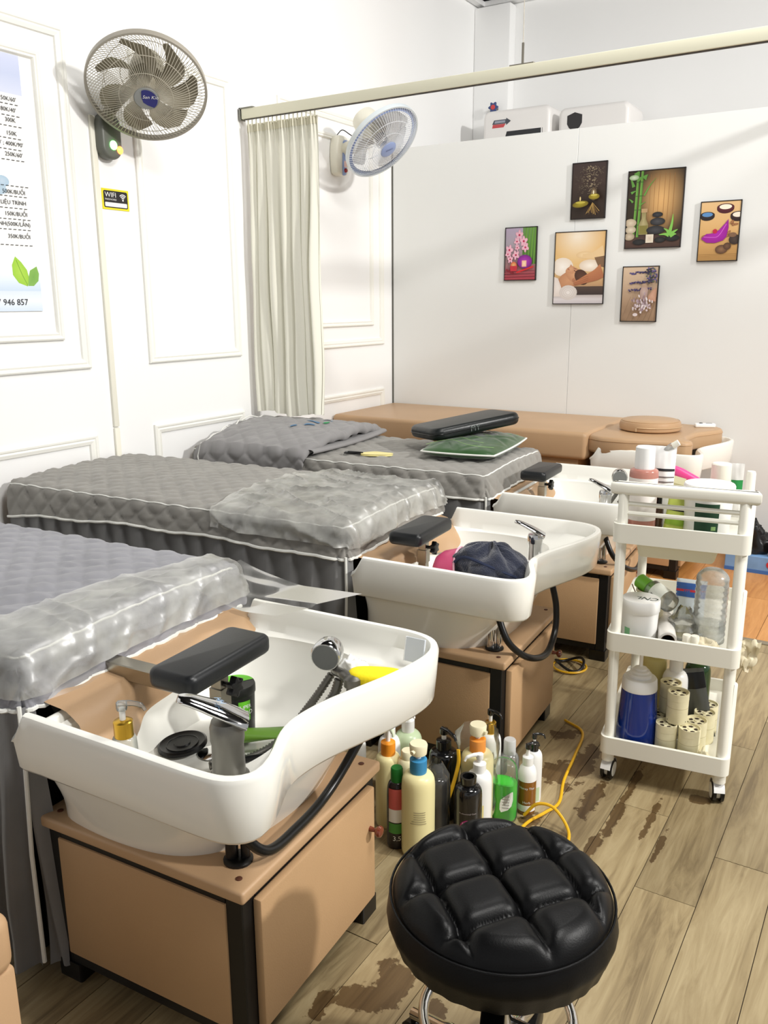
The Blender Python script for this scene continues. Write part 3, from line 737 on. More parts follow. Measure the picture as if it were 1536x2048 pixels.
for k in range(17):
    a = (k+.5)/17; p = curt(a, 0)
    obj('runner', MB().tube([(p[0], 0, RZ-.79-.025), (p[0], 0, RZ-.79-.05)], .003, 6).lathe([(.004, 0), (.006, .004), (.004, .008)], 8, (p[0], 0, RZ-.79-.052)), M_ivory, cur)

# ================================================================ wall fans
def fan(label, c, n, R, mount, blade_n, bm, gm, rm, hubm, hub2m, motor_m, style, rot0=0.0):
    c = Vector(c); n = Vector(n).normalized(); m = Vector(mount)
    root = thing('wall_fan', label, 'fan', m, 0, 'wall fans')
    q = Vector((0, 0, 1)).rotation_difference(n).to_matrix().to_4x4()
    M = Matrix.Translation(c-m) @ q
    depth = .052
    def dome(r, s):   # guard profile
        t = max(0, (r-.045)/(R-.045)); return s*depth*(1-t**2.2)
    ns = 96 if style == 1 else 84
    for nm, s, dz in (('front_guard', 1, .004), ('rear_guard', -1.15, -.016)):
        b = MB()
        for k in range(ns):
            a = 2*PI*k/ns; sw = .55 if nm == 'rear_guard' else .12
            pts = []
            for i in range(7):
                r = .045+(R-.045)*i/6; aa = a+sw*(r/R)**1.5
                pts.append((r*math.cos(aa), r*math.sin(aa), dome(r, s)+dz))
            b.tube(pts, .0011, 4, cap=False)
        for r in (.45*R, .72*R):
            b.tube([(r*math.cos(2*PI*i/48), r*math.sin(2*PI*i/48), dome(r, s)+dz-.001*s) for i in range(48)], .0013, 5, closed=True)
        obj(nm, b.xf(M), gm, root)
    obj('guard_rim', MB().lathe([(R-.004, -.016), (R+.004, -.016), (R+.005, 0), (R+.004, .008), (R-.004, .008), (R-.005, 0), (R-.004, -.016)], 72, cap=False).xf(M), rm, root)
    for k in range(blade_n):
        a0 = rot0+2*PI*k/blade_n; wmax = 2*PI/blade_n*(.30 if blade_n > 4 else .34); Rb = R*.86
        def bl(u, v):
            r = .035+(Rb-.035)*u
            wv = wmax*(.42+.75*math.sin(min(1, u*1.05)*PI*.62))*(1 if u < .86 else math.sqrt(max(0, 1-((u-.86)/.15)**2)))
            a = a0+(.55 if blade_n > 4 else .30)*u*u+(v-.5)*2*wv
            return (r*math.cos(a), r*math.sin(a), -.012-(v-.5)*.055*(1-.35*u))
        b = MB().grid(14, 8, bl)
        o = obj('blade', b.xf(M), bm, root)
    obj('blade_hub', MB().lathe([(.0, .022), (.026, .020), (.034, .008), (.036, -.03), (.0, -.032)], 28).xf(M), bm, root)
    hub = obj('front_badge', MB().lathe([(.0, depth+.011), (.030, depth+.010), (.043, depth+.006), (.047, depth-.002), (.0, depth-.003)], 36).xf(M), hub2m, root)
    obj('motor_housing', (MB().lathe([(.0, -.20), (.04, -.197), (.062, -.182), (.072, -.14), (.075, -.085), (.068, -.066), (.0, -.066)], 32) if style == 2 else MB().lathe([(.0, -.17), (.035, -.168), (.055, -.155), (.063, -.12), (.066, -.075), (.06, -.06), (.0, -.06)], 32)).xf(M), motor_m, root)
    return root, M, hub, q, depth
M_taupe = mat('taupe_plastic', (150, 145, 128), .45); M_taupel = mat('taupe_guard', (192, 186, 170), .45)
fan1, M1, hub1, q1, dp = fan('taupe wall fan with blue hub badge above the wifi sign', (-2.54, 2.453, 2.07), (.435, -.505, -.746), .215, (WX, 2.46, 1.93), 7, mat('taupe_blade', (150, 143, 124), .4), M_taupel, mat('taupe_rim', (168, 162, 150), .4), None, mat('grey_badge', (150, 152, 150), .35), M_taupe, 1, .2)
# hub badge print
b = MB(); pts = [(0, 0)]
badge = Matrix(M1)
Xd = Vector((.62, .78, -.18)); nn = Vector((.435, -.505, -.746)); Xd = (CR*1.0-CU*.33); Xd = (Xd-nn*Xd.dot(nn)/nn.dot(nn)).normalized(); Yd = nn.normalized().cross(Xd)
cc = M1 @ Vector((0, 0, dp+.0115))
P = [cc+Xd*(.040*math.cos(a))+Yd*(.040*math.sin(a)) for a in [math.radians(-52+i*8) for i in range(20)]]
arc = [cc+Xd*x+Yd*y for x, y in ((-.015, .036), (-.017, .01), (-.012, -.012), (.002, -.022), (.022, -.030))]
b = MB().add(P+arc, [tuple(range(len(P)+len(arc)))], False)
bo = obj('blue_badge', b, mat('navy_blue_print', (52, 54, 124), .3), hub1)
text('lettering', 'San Kio', .0185, M_white, hub1, cc+Xd*-.0135+Yd*.006+nn.normalized()*.0012, Xd, Yd, shear=.25)
# wall mount and indicator lamps
mo = Vector((WX, 2.46, 1.93)); Z0 = Vector((0, 0, 0))
mnt = MB().prism(rrect(-.05, .05, -.085, .085, .045, 6), 0, .05, .012, 3)
mnt.xf(Matrix(((0, 0, 1, 0), (1, 0, 0, 0), (0, 1, 0, .0), (0, 0, 0, 1))))
obj('wall_mount', mnt, mat('dark_taupe', (98, 100, 92), .4), fan1)
mc = M1 @ Vector((0, 0, -.11))
obj('arm', MB().tube(cr([(.02, 0, .05), (.06, .0, .10), tuple(mc*.6+Vector((.06, 0, .10))*.4), tuple(mc)], 6), .024, 14), M_taupe, fan1)
lp = obj('indicator_lamp', MB().lathe([(.017, 0), (.017, .004), (.010, .010), (0, .012)], 16, (.049, .002, -.034), (1, 0, 0)), mat('green_lamp', (110, 255, 110), .3, emit=9.0), fan1); lp['label'] = 'glowing green lamp'
lp = obj('indicator_lamp', MB().lathe([(.015, 0), (.015, .004), (.009, .009), (0, .010)], 16, (.047, .034, -.048), (1, 0, 0)), mat('red_lamp', (255, 110, 50), .3, emit=7.0), fan1); lp['label'] = 'glowing red lamp'

M_fwhite = mat('ivory_fan_plastic', (232, 229, 214), .35); M_fblue = mat('pale_blue_plastic', (150, 168, 212), .35)
m2 = Vector((WX, wl(670, 310).y, wl(670, 312).z))
fan2, M2, hub2, q2, dp2 = fan('white and pale blue wall fan beside the curtain', (-2.427, 3.92, 2.084), (.693, -.102, -.714), .205, m2, 3, film('smoky_blade', haze=.55, gloss=.04, col=(150, 148, 150), hvar=.1), mat('white_guard', (222, 226, 232), .35), mat('ice_rim', (214, 222, 226), .3), None, M_fblue, M_fwhite, 2, 1.0)
obj('rim_band', MB().lathe([(.205*.88, .002), (.205*.97, -.008), (.205*.97, -.012), (.205*.88, -.004)], 60, cap=False).xf(M2), M_fblue, fan2)
n2v = Vector((.693, -.102, -.714)).normalized(); Xd = (CR-CU*.25); Xd = (Xd-n2v*Xd.dot(n2v)).normalized(); Yd = n2v.cross(Xd)
text('lettering', 'SENKO', .013, mat('navy_text', (50, 60, 110), .4), hub2, M2 @ Vector((0, 0, dp2+.0125)), Xd, Yd, 'CENTER')
out = [(-.035, -.10), (.035, -.10), (.052, -.06), (.055, 0), (.05, .06), (.035, .095), (-.03, .095), (-.05, .06), (-.058, 0), (-.052, -.07)]
op = [(p.x, p.y) for p in cr([(a, b, 0) for a, b in out], 5, True)]
TM = Matrix(((0, 0, 1, 0), (1, 0, 0, 0), (0, 1, 0, 0), (0, 0, 0, 1)))
obj('wall_mount', MB().prism(op, 0, .055, .014, 3).xf(TM), M_fwhite, fan2)
obj('mount_band', MB().prism([(p.x, p.y) for p in cr([(a, b, 0) for a, b in ((-.012, -.092), (.016, -.092), (.024, -.03), (.042, .05), (.03, .075), (.0, .07), (-.008, .03))], 5, True)], .05, .064, .004, 2).xf(TM), M_fblue, fan2)
obj('switch_knob', MB().lathe([(.011, 0), (.011, .006), (.008, .01), (0, .011)], 16, (.064, .003, -.078), (1, 0, 0)), mat('red_knob', (150, 30, 36), .25), fan2)
obj('switch_label', MB().box(.063, .0645, -.008, .018, -.062, -.03), mat('pink_label', (232, 196, 188), .5), fan2)
mc = M2 @ Vector((0, 0, -.11))
obj('arm', MB().tube(cr([(.05, .02, .03), (.09, .015, .035), (.14, .0, .04), tuple(mc*.9)], 6), [.036]*8+[.032]*11, 16), M_fwhite, fan2)
obj('pull_cord', MB().tube(cr([(.03, -.02, .10), (.05, .0, .125), (.08, .02, .105), (.10, .03, .09)], 5), .0025, 6), M_black, fan2)

# ================================================================ wifi sign, price poster
XW, YW, ZW = Vector((0, 1, 0)), Vector((0, 0, 1)), Vector((1, 0, 0))
a = wl(202, 421); b_ = wl(258, 379)
sg = thing('wifi_sign', 'small yellow and black wifi password sign on the wall', 'sign', (WX, (a.y+b_.y)/2, (a.z+b_.z)/2))
w, h = .135, .078
obj('sign_board', MB().box(0, .003, -w/2, w/2, -h/2, h/2), mat('sign_yellow', (238, 226, 40), .4), sg)
TMx = lambda d: Matrix(((0, 0, 1, d), (1, 0, 0, 0), (0, 1, 0, 0), (0, 0, 0, 1)))
pl = obj('black_panel', MB().prism(rrect(-w/2+.007, w/2-.007, -h/2+.007, h/2-.007, .007, 4), .003, .0036).xf(TMx(0)), mat('sign_black', (34, 32, 34), .4), sg)
obj('white_strip', MB().prism(rrect(-w/2+.012, w/2-.012, -h/2+.011, -h/2+.027, .003, 3), .0036, .0041).xf(TMx(0)), M_white, sg)
text('lettering', 'WIFI', .026, M_white, sg, (.0042, -w/2+.013, .008), XW, YW, sx=1.1)
text('lettering', 'PASSWORD', .0095, M_white, sg, (.0042, -w/2+.013, -.004), XW, YW, sx=1.15)
ic = MB()
for r0, r1 in ((.004, .0), (.010, .0065), (.0165, .0130), (.023, .0195)):
    A = [math.radians(45+90*i/10) for i in range(11)] if r1 else [math.radians(36*i) for i in range(10)]
    if r1: ic.add([(.0042, .036+r0*math.cos(t), .0+r0*math.sin(t)) for t in A]+[(.0042, .036+r1*math.cos(t), .0+r1*math.sin(t)) for t in A], [(i, i+1, 12+i, 11+i) for i in range(10)], False)
    else: ic.add([(.0042, .036+r0*math.cos(t), .0+r0*math.sin(t)) for t in A], [tuple(range(10))], False)
obj('wifi_icon', ic, M_white, sg)

ptr, pbr = wl(32, 112), wl(83, 622)
PYR, PZT, PZB, PW = ptr.y+.004, ptr.z, pbr.z, .62
po = thing('price_poster', 'white spa price poster with blue header and green leaves inside the wall molding', 'poster', (WX+.001, PYR, PZB))
po_o = Vector((WX+.001, PYR, PZB))
obj('poster_board', MB().box(0, .004, -PW, 0, 0, PZT-PZB), M_paper, po)
cv = Canvas((.0042, -PW, 0), (0, PW, 0), (0, 0, PZT-PZB), (1, 0, 0))
HH = PZT-PZB
def pv(px, py):
    q = wl(px, py); return ((q.y-PYR+PW)/PW, (q.z-PZB)/HH)
vb = pv(20, 188)[1]
cv.grad([(212, 218, 238), (196, 205, 232), (206, 212, 238)], v0=vb, v1=1.0)
v1 = pv(60, 545)[1]; v2 = pv(60, 582)[1]
cv.grad([(214, 228, 243), (236, 242, 250), (222, 233, 246)], v0=0, v1=v2)
cv.grad([(205, 222, 240), (228, 238, 248), (246, 248, 250)], v0=v2, v1=v1+.02)
c0 = pv(22, 513); tip = pv(28, 513)
lf = [pv(*p) for p in ((28, 513), (22, 530), (24, 550), (36, 566), (54, 573), (57, 558), (52, 540), (40, 524))]
cv.poly(lf, (176, 214, 78), (158, 206, 60))
lf = [pv(*p) for p in ((71, 533), (58, 541), (55, 556), (55, 572), (66, 572), (75, 562), (76, 548))]
cv.poly(lf, (120, 170, 76), (134, 182, 84))
cv.line([pv(30, 520), pv(42, 548), pv(54, 571)], .004, (120, 170, 50))
g = pv(2, 362); cv.ell(g[0], g[1], .045, .022, (190, 208, 224), (170, 196, 216)); g = pv(-4, 378); cv.ell(g[0], g[1], .05, .02, (178, 200, 216))
cv.done('printed_sheet', po)
def ptext(s, px, py, size, al='RIGHT', m=M_text, bold=1.0):
    q = wl(px, py); text('lettering', s, size, m, po, (.0062, q.y-PYR, q.z-PZB), XW, YW, al, sx=bold)
rows = [("150K/60'", 88, 600), ("80K/40'", 88, 662), ('300K', 85, 720), ('150K', 92, 798), ("300K/60' ; 400K/90'", 130, 865), ("250K/60'", 127, 925), ('500K/BUỔI', 142, 1143), ('LIỆU TRÌNH', 148, 1205), ('150K/BUỔI', 155, 1270), ('LIỆU TRÌNH(500K/LẦN)', 173, 1330), ('350K/BUỔI', 173, 1400)]
for s, x, y in rows: ptext(s, x/2.926, y/2.926, .0195)
ptext('0987 946 857', 160/2.926, 1785/2.926, .031)
for (x, y) in ((97, 622), (107, 690), (119, 752), (116, 822), (118, 886), (135, 950), (158, 1102), (150, 1160), (152, 1228), (172, 1293), (173, 1352), (184, 1442)):
    q = wl(x/2.926, y/2.926); ds = MB()
    for k in range(24):
        yy = q.y-PYR-k*.0195
        if yy-.012 > -PW: ds.add([(.0062, yy-.012, q.z-PZB), (.0062, yy, q.z-PZB), (.0062, yy, q.z-PZB+.0022), (.0062, yy-.012, q.z-PZB+.0022)], [(0, 1, 2, 3)], False)
    obj('dashed_rule', ds, M_text, po)

# ================================================================ water heaters behind the partition
def heater(label, pl_, pr_, pzt, deep=.30, yf=5.42):
    x0 = at(pl_[0], pl_[1], 1, yf).x; x1 = at(pr_[0], pr_[1], 1, yf).x; zt = (at(pl_[0], pl_[1], 1, yf).z+at(pr_[0], pr_[1], 1, yf).z)/2
    hgt = .30
    r = thing('water_heater', label, 'water heater', ((x0+x1)/2, YBK, zt-hgt), 0, 'water heaters above the partition')
    w = (x1-x0)/2
    bd = MB().prism(rrect(-w-.06, w+.06, -.0, hgt, .045, 6), -deep, 0, .028, 4)
    bd.xf(Matrix(((1, 0, 0, 0), (0, 0, 1, -.075), (0, 1, 0, 0), (0, 0, 0, 1))))
    obj('tank_cover', bd, mat('heater_white', (238, 235, 232), .3), r)
    obj('wall_bracket', MB().box(-w*.7, w*.7, -.08, 0, hgt*.6, hgt*.7).box(-w*.7, w*.7, -.08, 0, hgt*.3, hgt*.4), M_dullsteel, r)
    return r, w, zt, hgt
h1, w1, z1, hg = heater('white water heater with black lower panel and red arrow logo', (982, 222), (1083, 207), 0)
yf = -.075-.30-.0005
obj('black_panel', MB().add([(-w1*.55, yf, .05), (w1*1.0, yf, .05), (w1*1.0, yf, .165), (-w1*.35, yf, .165)], [(0, 1, 2, 3)], False).add([(w1*1.05, yf, .05), (w1*1.22, yf+.006, .05), (w1*1.22, yf+.006, .165), (w1*1.05, yf, .165)], [(0, 1, 2, 3)], False), mat('gloss_black', (28, 30, 36), .15), h1)
lg = Canvas((-w1*.95, yf-.0004, .192), (.13, 0, 0), (0, 0, .055), (0, -1, 0))
lg.poly([(0, .4), (.75, .4), (.75, .2), (1, .62), (.75, 1), (.75, .85), (.1, .85)], (70, 74, 84)); lg.poly([(0, 0), (.62, 0), (.72, .38), (.04, .38)], (196, 74, 78)); lg.poly([(.12, .5), (.7, .5), (.7, .76), (.15, .76)], (150, 156, 170))
lg.done('logo', h1)
h2, w2, z2, hg = heater('white water heater with black shield emblem, right of the other heater', (1135, 213), (1240, 201), 0)
lg = Canvas((-w2*1.0, yf-.0004, .155), (.095, 0, 0), (0, 0, .11), (0, -1, 0))
lg.poly([(0, .85), (.5, 1), (1, .85), (1, .42), (.85, .2), (.5, 0), (.15, .2), (0, .42)], (44, 42, 44)); lg.done('emblem', h2)
vq = at(987, 215, 1, YBK-.16)
va = thing('valve_handle', 'blue flower-shaped valve handle with red centre beside the water heater', 'valve', (vq.x, YBK, vq.z))
fl_ = [((.030+.006*math.cos(6*t))*math.cos(t), (.030+.006*math.cos(6*t))*math.sin(t)) for t in [2*PI*i/48 for i in range(48)]]
RM = Matrix(((1, 0, 0, 0), (0, 0, 1, 0), (0, 1, 0, 0), (0, 0, 0, 1)))
obj('handwheel', MB().prism(fl_, -.17, -.155, .003, 2).xf(RM), mat('valve_blue', (62, 78, 128), .4), va)
obj('handwheel_centre', MB().lathe([(.016, 0), (.014, .004), (0, .005)], 18, (0, -.17, 0), (0, -1, 0)), mat('valve_red', (206, 70, 70), .4), va)
obj('valve_stem', MB().lathe([(.009, .0), (.009, .16)], 12, (0, 0, 0), (0, -1, 0)).lathe([(.016, -.06), (.016, .12)], 14, (.0, -.06, 0), (0, 0, -1)), M_dullsteel, va)

# ================================================================ tufted stool
SC = Vector((-.442, 1.046, 0)); ZS = .444; RS = .169
st = thing('swivel_stool', 'round black tufted leather swivel stool on a chrome base', 'stool', SC)
o0 = at(990.5, 1749, 2, ZS)-SC; o0.z = 0; va_ = at(1102, 1717, 2, ZS)-at(990.5, 1749, 2, ZS); vb_ = at(1048, 1830, 2, ZS)-at(990.5, 1749, 2, ZS)
det = va_.x*vb_.y-va_.y*vb_.x
def seat(a, c):
    th = 2*PI*a
    # c: 0 centre .. .72 rim edge .. 1 underside
    if c < .70:
        r = RS*.955*(c/.70)**.9; z = 0
        e = max(0, (r/RS-.80)/.155)
        z = .010-.004*(r/RS)**2 - .014*e**2.4
    else:
        t = (c-.70)/.30
        ang = t*PI*.62
        r = RS*.955+.014*math.sin(min(PI/2, ang*1.3))-.012*max(0, t-.55)/.45; z = -.008-.078*t
        e = 1
        r += .0010*math.sin(th*31)*t*t
    x, y = r*math.cos(th), r*math.sin(th)
    dx, dy = x-o0.x, y-o0.y
    u = (dx*vb_.y-dy*vb_.x)/det; v = (va_.x*dy-va_.y*dx)/det
    fu, fv = u-math.floor(u), v-math.floor(v)
    da, db = abs(2*fu-1), abs(2*fv-1)
    fade = 1 if c < .70 else max(0, 1-(c-.70)/.08)
    rr = r/RS
    fade *= 1-max(0, min(1, (rr-.80)/.17))*.85
    puff = (1-da**5)*(1-db**5)
    cu, cv_ = min(fu, 1-fu), min(fv, 1-fv)
    btn = math.exp(-((cu*va_.length)**2+(cv_*vb_.length)**2)/(.011**2))
    h = (.026*puff**.6-.012*btn-.016)*fade
    return (x, y, ZS+z+h)
obj('seat', MB().grid(200, 70, seat, closeu=True), M_leather, st)
obj('seat_plate', MB().lathe([(0, ZS-.09), (RS*.93, ZS-.09), (RS*.94, ZS-.078), (0, ZS-.07)], 40), M_blackplastic, st)
obj('seat_welt', MB().tube([((RS*.955+.008)*math.cos(2*PI*i/64), (RS*.955+.008)*math.sin(2*PI*i/64), ZS-.017) for i in range(64)], .0022, 6, closed=True), M_leather, st)
obj('gas_column', MB().lathe([(.026, .09), (.026, .26), (.018, .265), (.018, ZS-.09)], 24), M_chrome, st)
obj('foot_ring', MB().tube([(.118*math.cos(2*PI*i/48), .118*math.sin(2*PI*i/48), .20) for i in range(48)], .0085, 10, closed=True).tube([(-.118, 0, .20), (.118, 0, .20)], .007, 8).tube([(0, -.118, .20), (0, .118, .20)], .007, 8), M_chrome, st)
ld = Vector((.26, -.70, 0)).normalized()
lv = MB().tube([(0, 0, ZS-.10), tuple(ld*.10+Vector((0, 0, ZS-.105))), ], .005, 8)
obj('height_lever', lv, M_steel, st)
q = at(1005, 2030, 1, (SC+ld*.13).y); 
obj('lever_grip', MB().prism(rrect(-.017, .017, -.05, .05, .012, 4), -.005, .005, .003, 2).xf(Matrix.Translation(ld*.125+Vector((0, 0, ZS-.112))) @ Matrix.Rotation(math.atan2(ld.y, ld.x)-PI/2, 4, 'Z')), M_blackplastic, st)
for k in range(5):
    a = 2*PI*k/5+.35; d = Vector((math.cos(a), math.sin(a), 0))
    l = obj('leg', MB().tube(cr([tuple(d*.02+Vector((0, 0, .105))), tuple(d*.10+Vector((0, 0, .092))), tuple(d*.19+Vector((0, 0, .066)))], 5), [.016]*6+[.011]*5, 10), M_chrome, st)
    obj('caster', MB().lathe([(.019, -.010), (.024, -.008), (.024, .008), (.019, .010)], 16, tuple(d*.19+Vector((0, 0, .0245))), (-d.y, d.x, 0)).tube([tuple(d*.19+Vector((0, 0, .07))), tuple(d*.19+Vector((0, 0, .04)))], .005, 6), M_blackplastic, l)

# ================================================================ corner of another tan padded bed in the lower left
bn = thing('padded_bench', 'corner of a tan leatherette bench in the lower left foreground', 'bench', (-1.13, .52, 0))
obj('padded_top', MB().box(-.16, .145, -.22, .075, .38, .474, .022, 4), M_tan, bn)
obj('side_panel', MB().box(-.15, .14, -.21, .072, .05, .385, .006, 2), M_tan, bn)
for x in (-.14, .10):
    for y in (-.20, .03): obj('foot', MB().prism(rrect(x, x+.03, y, y+.03, .004, 2), 0, .05), M_blackplastic, bn)
# ================================================================ pictures on the partition
def picture(label, pl_, group='pictures on the partition'):
    """pl_: four pixel corners tl, tr, br, bl -> upright rectangle on the boards"""
    P = [pt(*p) for p in pl_]
    x0 = (P[0].x+P[3].x)/2; x1 = (P[1].x+P[2].x)/2; z1 = (P[0].z+P[1].z)/2; z0 = (P[2].z+P[3].z)/2
    r = thing('picture', label, 'picture', ((x0+x1)/2, PY_, (z0+z1)/2), 0, group)
    w, h = x1-x0, z1-z0
    obj('backing_board', MB().box(-w/2, w/2, -.010, 0, -h/2, h/2), mat('picture_black', (30, 24, 24), .4), r)
    fr = MB()
    obj('edge_frame', MB().box(-w/2, w/2, -.0125, -.0095, -h/2, -h/2+.004).box(-w/2, w/2, -.0125, -.0095, h/2-.004, h/2).box(-w/2, -w/2+.004, -.0125, -.0095, -h/2, h/2).box(w/2-.004, w/2, -.0125, -.0095, -h/2, h/2), mat('picture_black'), r)
    return r, Canvas((-w/2+.004, -.0102, -h/2+.004), (w-.008, 0, 0), (0, 0, h-.008), (0, -1, 0))
R_ = random.Random(3)
# candles on dark water
r, c = picture('dark picture of two floating yellow candles, topmost on the partition', ((1147, 327), (1218, 321), (1210, 437), (1142, 439)))
c.grad([(46, 32, 24), (52, 38, 30), (62, 46, 40), (58, 44, 42)])
for k in range(230):
    t = R_.random()**.7; u = .55+R_.gauss(0, .20); v = .42+.50*t
    if 0.05 < u < .95 and v < .95:
        b_ = max(0, 1-abs(u-.6)/.42); s = .6+.4*R_.random()
        c.line([(u, v), (u+R_.uniform(-.06, .06), v+R_.uniform(-.01, .02))], .008, tuple(int(x*(.35+.65*b_*s)) for x in (225, 205, 165)))
c.ell(.70, .42, .10, .12, (190, 165, 120), (70, 52, 40))
for k in range(16):
    u = .66+.018*(k-8)*1.3; c.line([(.68, .27), (.70+(k-8)*.028, .03+.10*R_.random())], (.006, .012), (206, 168, 90) if k % 2 else (110, 80, 44))
c.ell(.32, .25, .24, .060, (176, 160, 36), (120, 104, 20), rot=.06); c.ell(.32, .28, .15, .020, (206, 192, 80)); c.ell(.31, .345, .022, .042, (255, 246, 205), (230, 200, 120))
c.ell(.72, .375, .165, .055, (184, 166, 44), (132, 114, 26)); c.ell(.72, .40, .10, .018, (216, 200, 96)); c.ell(.70, .45, .018, .035, (255, 248, 215))
c.done('printed_photo', r)
# bamboo and stones
r, c = picture('large picture of bamboo, oil bottle and stacked black stones on wood', ((1258.7, 343.6), (1373.8, 333.4), (1361.1, 494.5), (1249.3, 498.1)))
def wood(p, cc):
    d = min(1, math.hypot((p[0]-.62)/.5, (p[1]-.62)/.55)); k = 1-.78*d**1.7
    return [max(18, x*k) for x in cc]
c.grad([(206, 158, 98), (214, 166, 104), (216, 170, 110), (206, 158, 98)], 24, wood, m=18)
for u in (.40, .48, .56, .66, .74, .83): c.line([(u, .35), (u+.005, .95)], .006, (150, 104, 58))
c.grad([(70, 48, 40), (84, 60, 50), (62, 44, 38)], 4, v1=.17)
for u in (.16, .235):
    c.line([(u-.02, .14), (u, .55), (u+.015, 1.0)], .045, (72, 128, 44), (120, 170, 74))
    for v in (.3, .5, .68, .86): c.line([(u-.03, v), (u+.035, v)], .012, (54, 96, 36))
for (u, v, du, dv, w) in ((.1, .80, -.08, .13, .06), (.16, .88, .14, .06, .07), (.30, .68, .20, .22, .03), (.10, .60, -.08, .05, .04), (.22, .55, .12, .05, .03), (.28, .90, .07, .05, .10), (.12, .95, .06, .04, .08), (.06, .72, .10, .03, .05)):
    c.line([(u, v), (u+du*.5, v+dv*.6), (u+du, v+dv)], (w, .004), (96, 152, 64))
c.ell(.10, .92, .09, .035, (216, 226, 206), (150, 180, 130))
c.poly([(.24, .17), (.40, .17), (.41, .30), (.36, .38), (.36, .46), (.28, .46), (.28, .38), (.23, .30)], (176, 164, 120), (140, 130, 84)); c.poly([(.25, .18), (.39, .18), (.395, .29), (.245, .29)], (128, 120, 58)); c.poly([(.27, .46), (.38, .46), (.38, .51), (.27, .51)], (182, 150, 110))
c.ell(.08, .33, .11, .055, (214, 200, 176), (180, 162, 136)); c.ell(.09, .24, .10, .05, (222, 210, 188), (176, 160, 134)); c.ell(.07, .15, .10, .05, (206, 192, 168), (160, 142, 118))
c.ell(.55, .225, .17, .055, (66, 66, 70), (34, 34, 36)); c.ell(.58, .335, .135, .05, (74, 74, 78), (34, 34, 36)); c.ell(.57, .425, .095, .035, (60, 60, 64), (24, 24, 26))
c.ell(.26, .075, .12, .038, (44, 44, 44), (22, 22, 22)); c.ell(.64, .095, .10, .038, (50, 50, 50), (20, 20, 20)); c.ell(.86, .11, .13, .04, (44, 44, 44), (20, 20, 20))
c.poly([(.38, .06), (.52, .06), (.52, .17), (.38, .17)], (206, 190, 168), (226, 216, 198))
for (a, b_) in (((.80, .16), (.85, .42)), ((.80, .15), (.95, .22)), ((.80, .15), (.62, .16)), ((.80, .16), (.70, .24)), ((.82, .14), (.93, .16))): c.line([a, ((a[0]+b_[0])/2+.015, (a[1]+b_[1])/2+.01), b_], (.07, .01), (128, 190, 84))
c.done('printed_photo', r)
# orchid and bowls
r, c = picture('rightmost picture, magenta orchid with candle bowls on straw', ((1402.7, 404.4), (1486, 398.6), (1474.4, 521.6), (1394.4, 523.8)))
c.grad([(190, 146, 86), (210, 164, 102), (222, 180, 122), (228, 190, 138)], 10)
for k in range(4): c.line([(0, .03+k*.025), (1, .03+k*.025)], .006, (150, 110, 60))
for (u, v, rx, ry, c1, c2, c3) in ((.62, .90, .22, .085, (122, 54, 62), (76, 24, 34), (250, 240, 220)), (.17, .78, .19, .075, (64, 50, 50), (38, 28, 30), (92, 142, 196)), (.95, .76, .19, .085, (84, 56, 50), (44, 24, 24), (244, 232, 214))):
    c.ell(u, v-.02, rx, ry, c2); c.ell(u, v, rx, ry*.75, c1, c2); c.ell(u, v+.008, rx*.72, ry*.5, c3, c3)
for k in range(12):
    u, v = R_.random(), R_.uniform(.35, .65); c.ell(u, v, R_.uniform(.03, .08), R_.uniform(.015, .03), (176, 124, 82), (140, 92, 58), rot=R_.random())
c.poly([(.05, .38), (.18, .46), (.38, .47), (.50, .52), (.66, .64), (.72, .70), (.74, .56), (.70, .40), (.62, .34), (.42, .30), (.20, .31)], (176, 36, 172), (150, 22, 146)); c.line([(.12, .41), (.32, .40), (.5, .42), (.68, .62)], .02, (204, 92, 204)); c.ell(.40, .50, .06, .04, (190, 36, 66))
c.ell(.60, .19, .16, .075, (150, 112, 80), (96, 66, 46)); c.ell(.74, .24, .10, .06, (122, 88, 62), (84, 58, 42)); c.ell(.92, .35, .15, .085, (82, 66, 58), (50, 38, 34)); c.ell(.86, .43, .10, .04, (128, 96, 72))
c.done('printed_photo', r)
# orchids with purple candle
r, c = picture('leftmost picture, pink orchids with a purple candle glass', ((1013, 456), (1077, 452), (1072, 561), (1009, 561)))
c.grad([(176, 60, 76), (150, 120, 120), (168, 158, 168), (186, 170, 196)], 10)
c.grad([(76, 110, 48), (86, 130, 56), (110, 150, 84)], 6, u0=.56, v0=.3)
for u in (.66, .76, .86, .95): c.line([(u-.02, .3), (u+.02, 1)], .04, (120, 172, 66), (84, 132, 44))
for (u, v, s) in ((.45, .86, .13), (.60, .74, .13), (.38, .74, .10), (.66, .62, .12), (.14, .58, .13), (.36, .48, .12), (.40, .62, .08), (.18, .40, .10), (.10, .50, .09)):
    for k in range(5): a = 2*PI*k/5+u*9; c.ell(u+s*.5*math.cos(a), v+s*.32*math.sin(a), s*.5, s*.3, (240, 196, 208), (232, 168, 190), rot=a)
    c.ell(u, v, s*.25, s*.16, (190, 30, 80))
c.ell(.66, .35, .24, .13, (186, 60, 190), (120, 24, 130)); c.poly([(.57, .25), (.72, .25), (.72, .37), (.57, .37)], (250, 224, 190), (240, 180, 150)); c.ell(.30, .28, .10, .07, (232, 190, 120), (214, 90, 60)); c.poly([(.20, .16), (.40, .16), (.42, .27), (.18, .27)], (196, 44, 60))
for k in range(6): c.line([(0, .02+k*.028), (1, .03+k*.028)], .012, (120, 26, 44) if k % 2 else (200, 84, 96))
c.line([(.4, .14), (.95, .25)], .05, (206, 40, 44)); c.line([(.05, .2), (.3, .12)], .06, (130, 24, 40))
c.done('printed_photo', r)
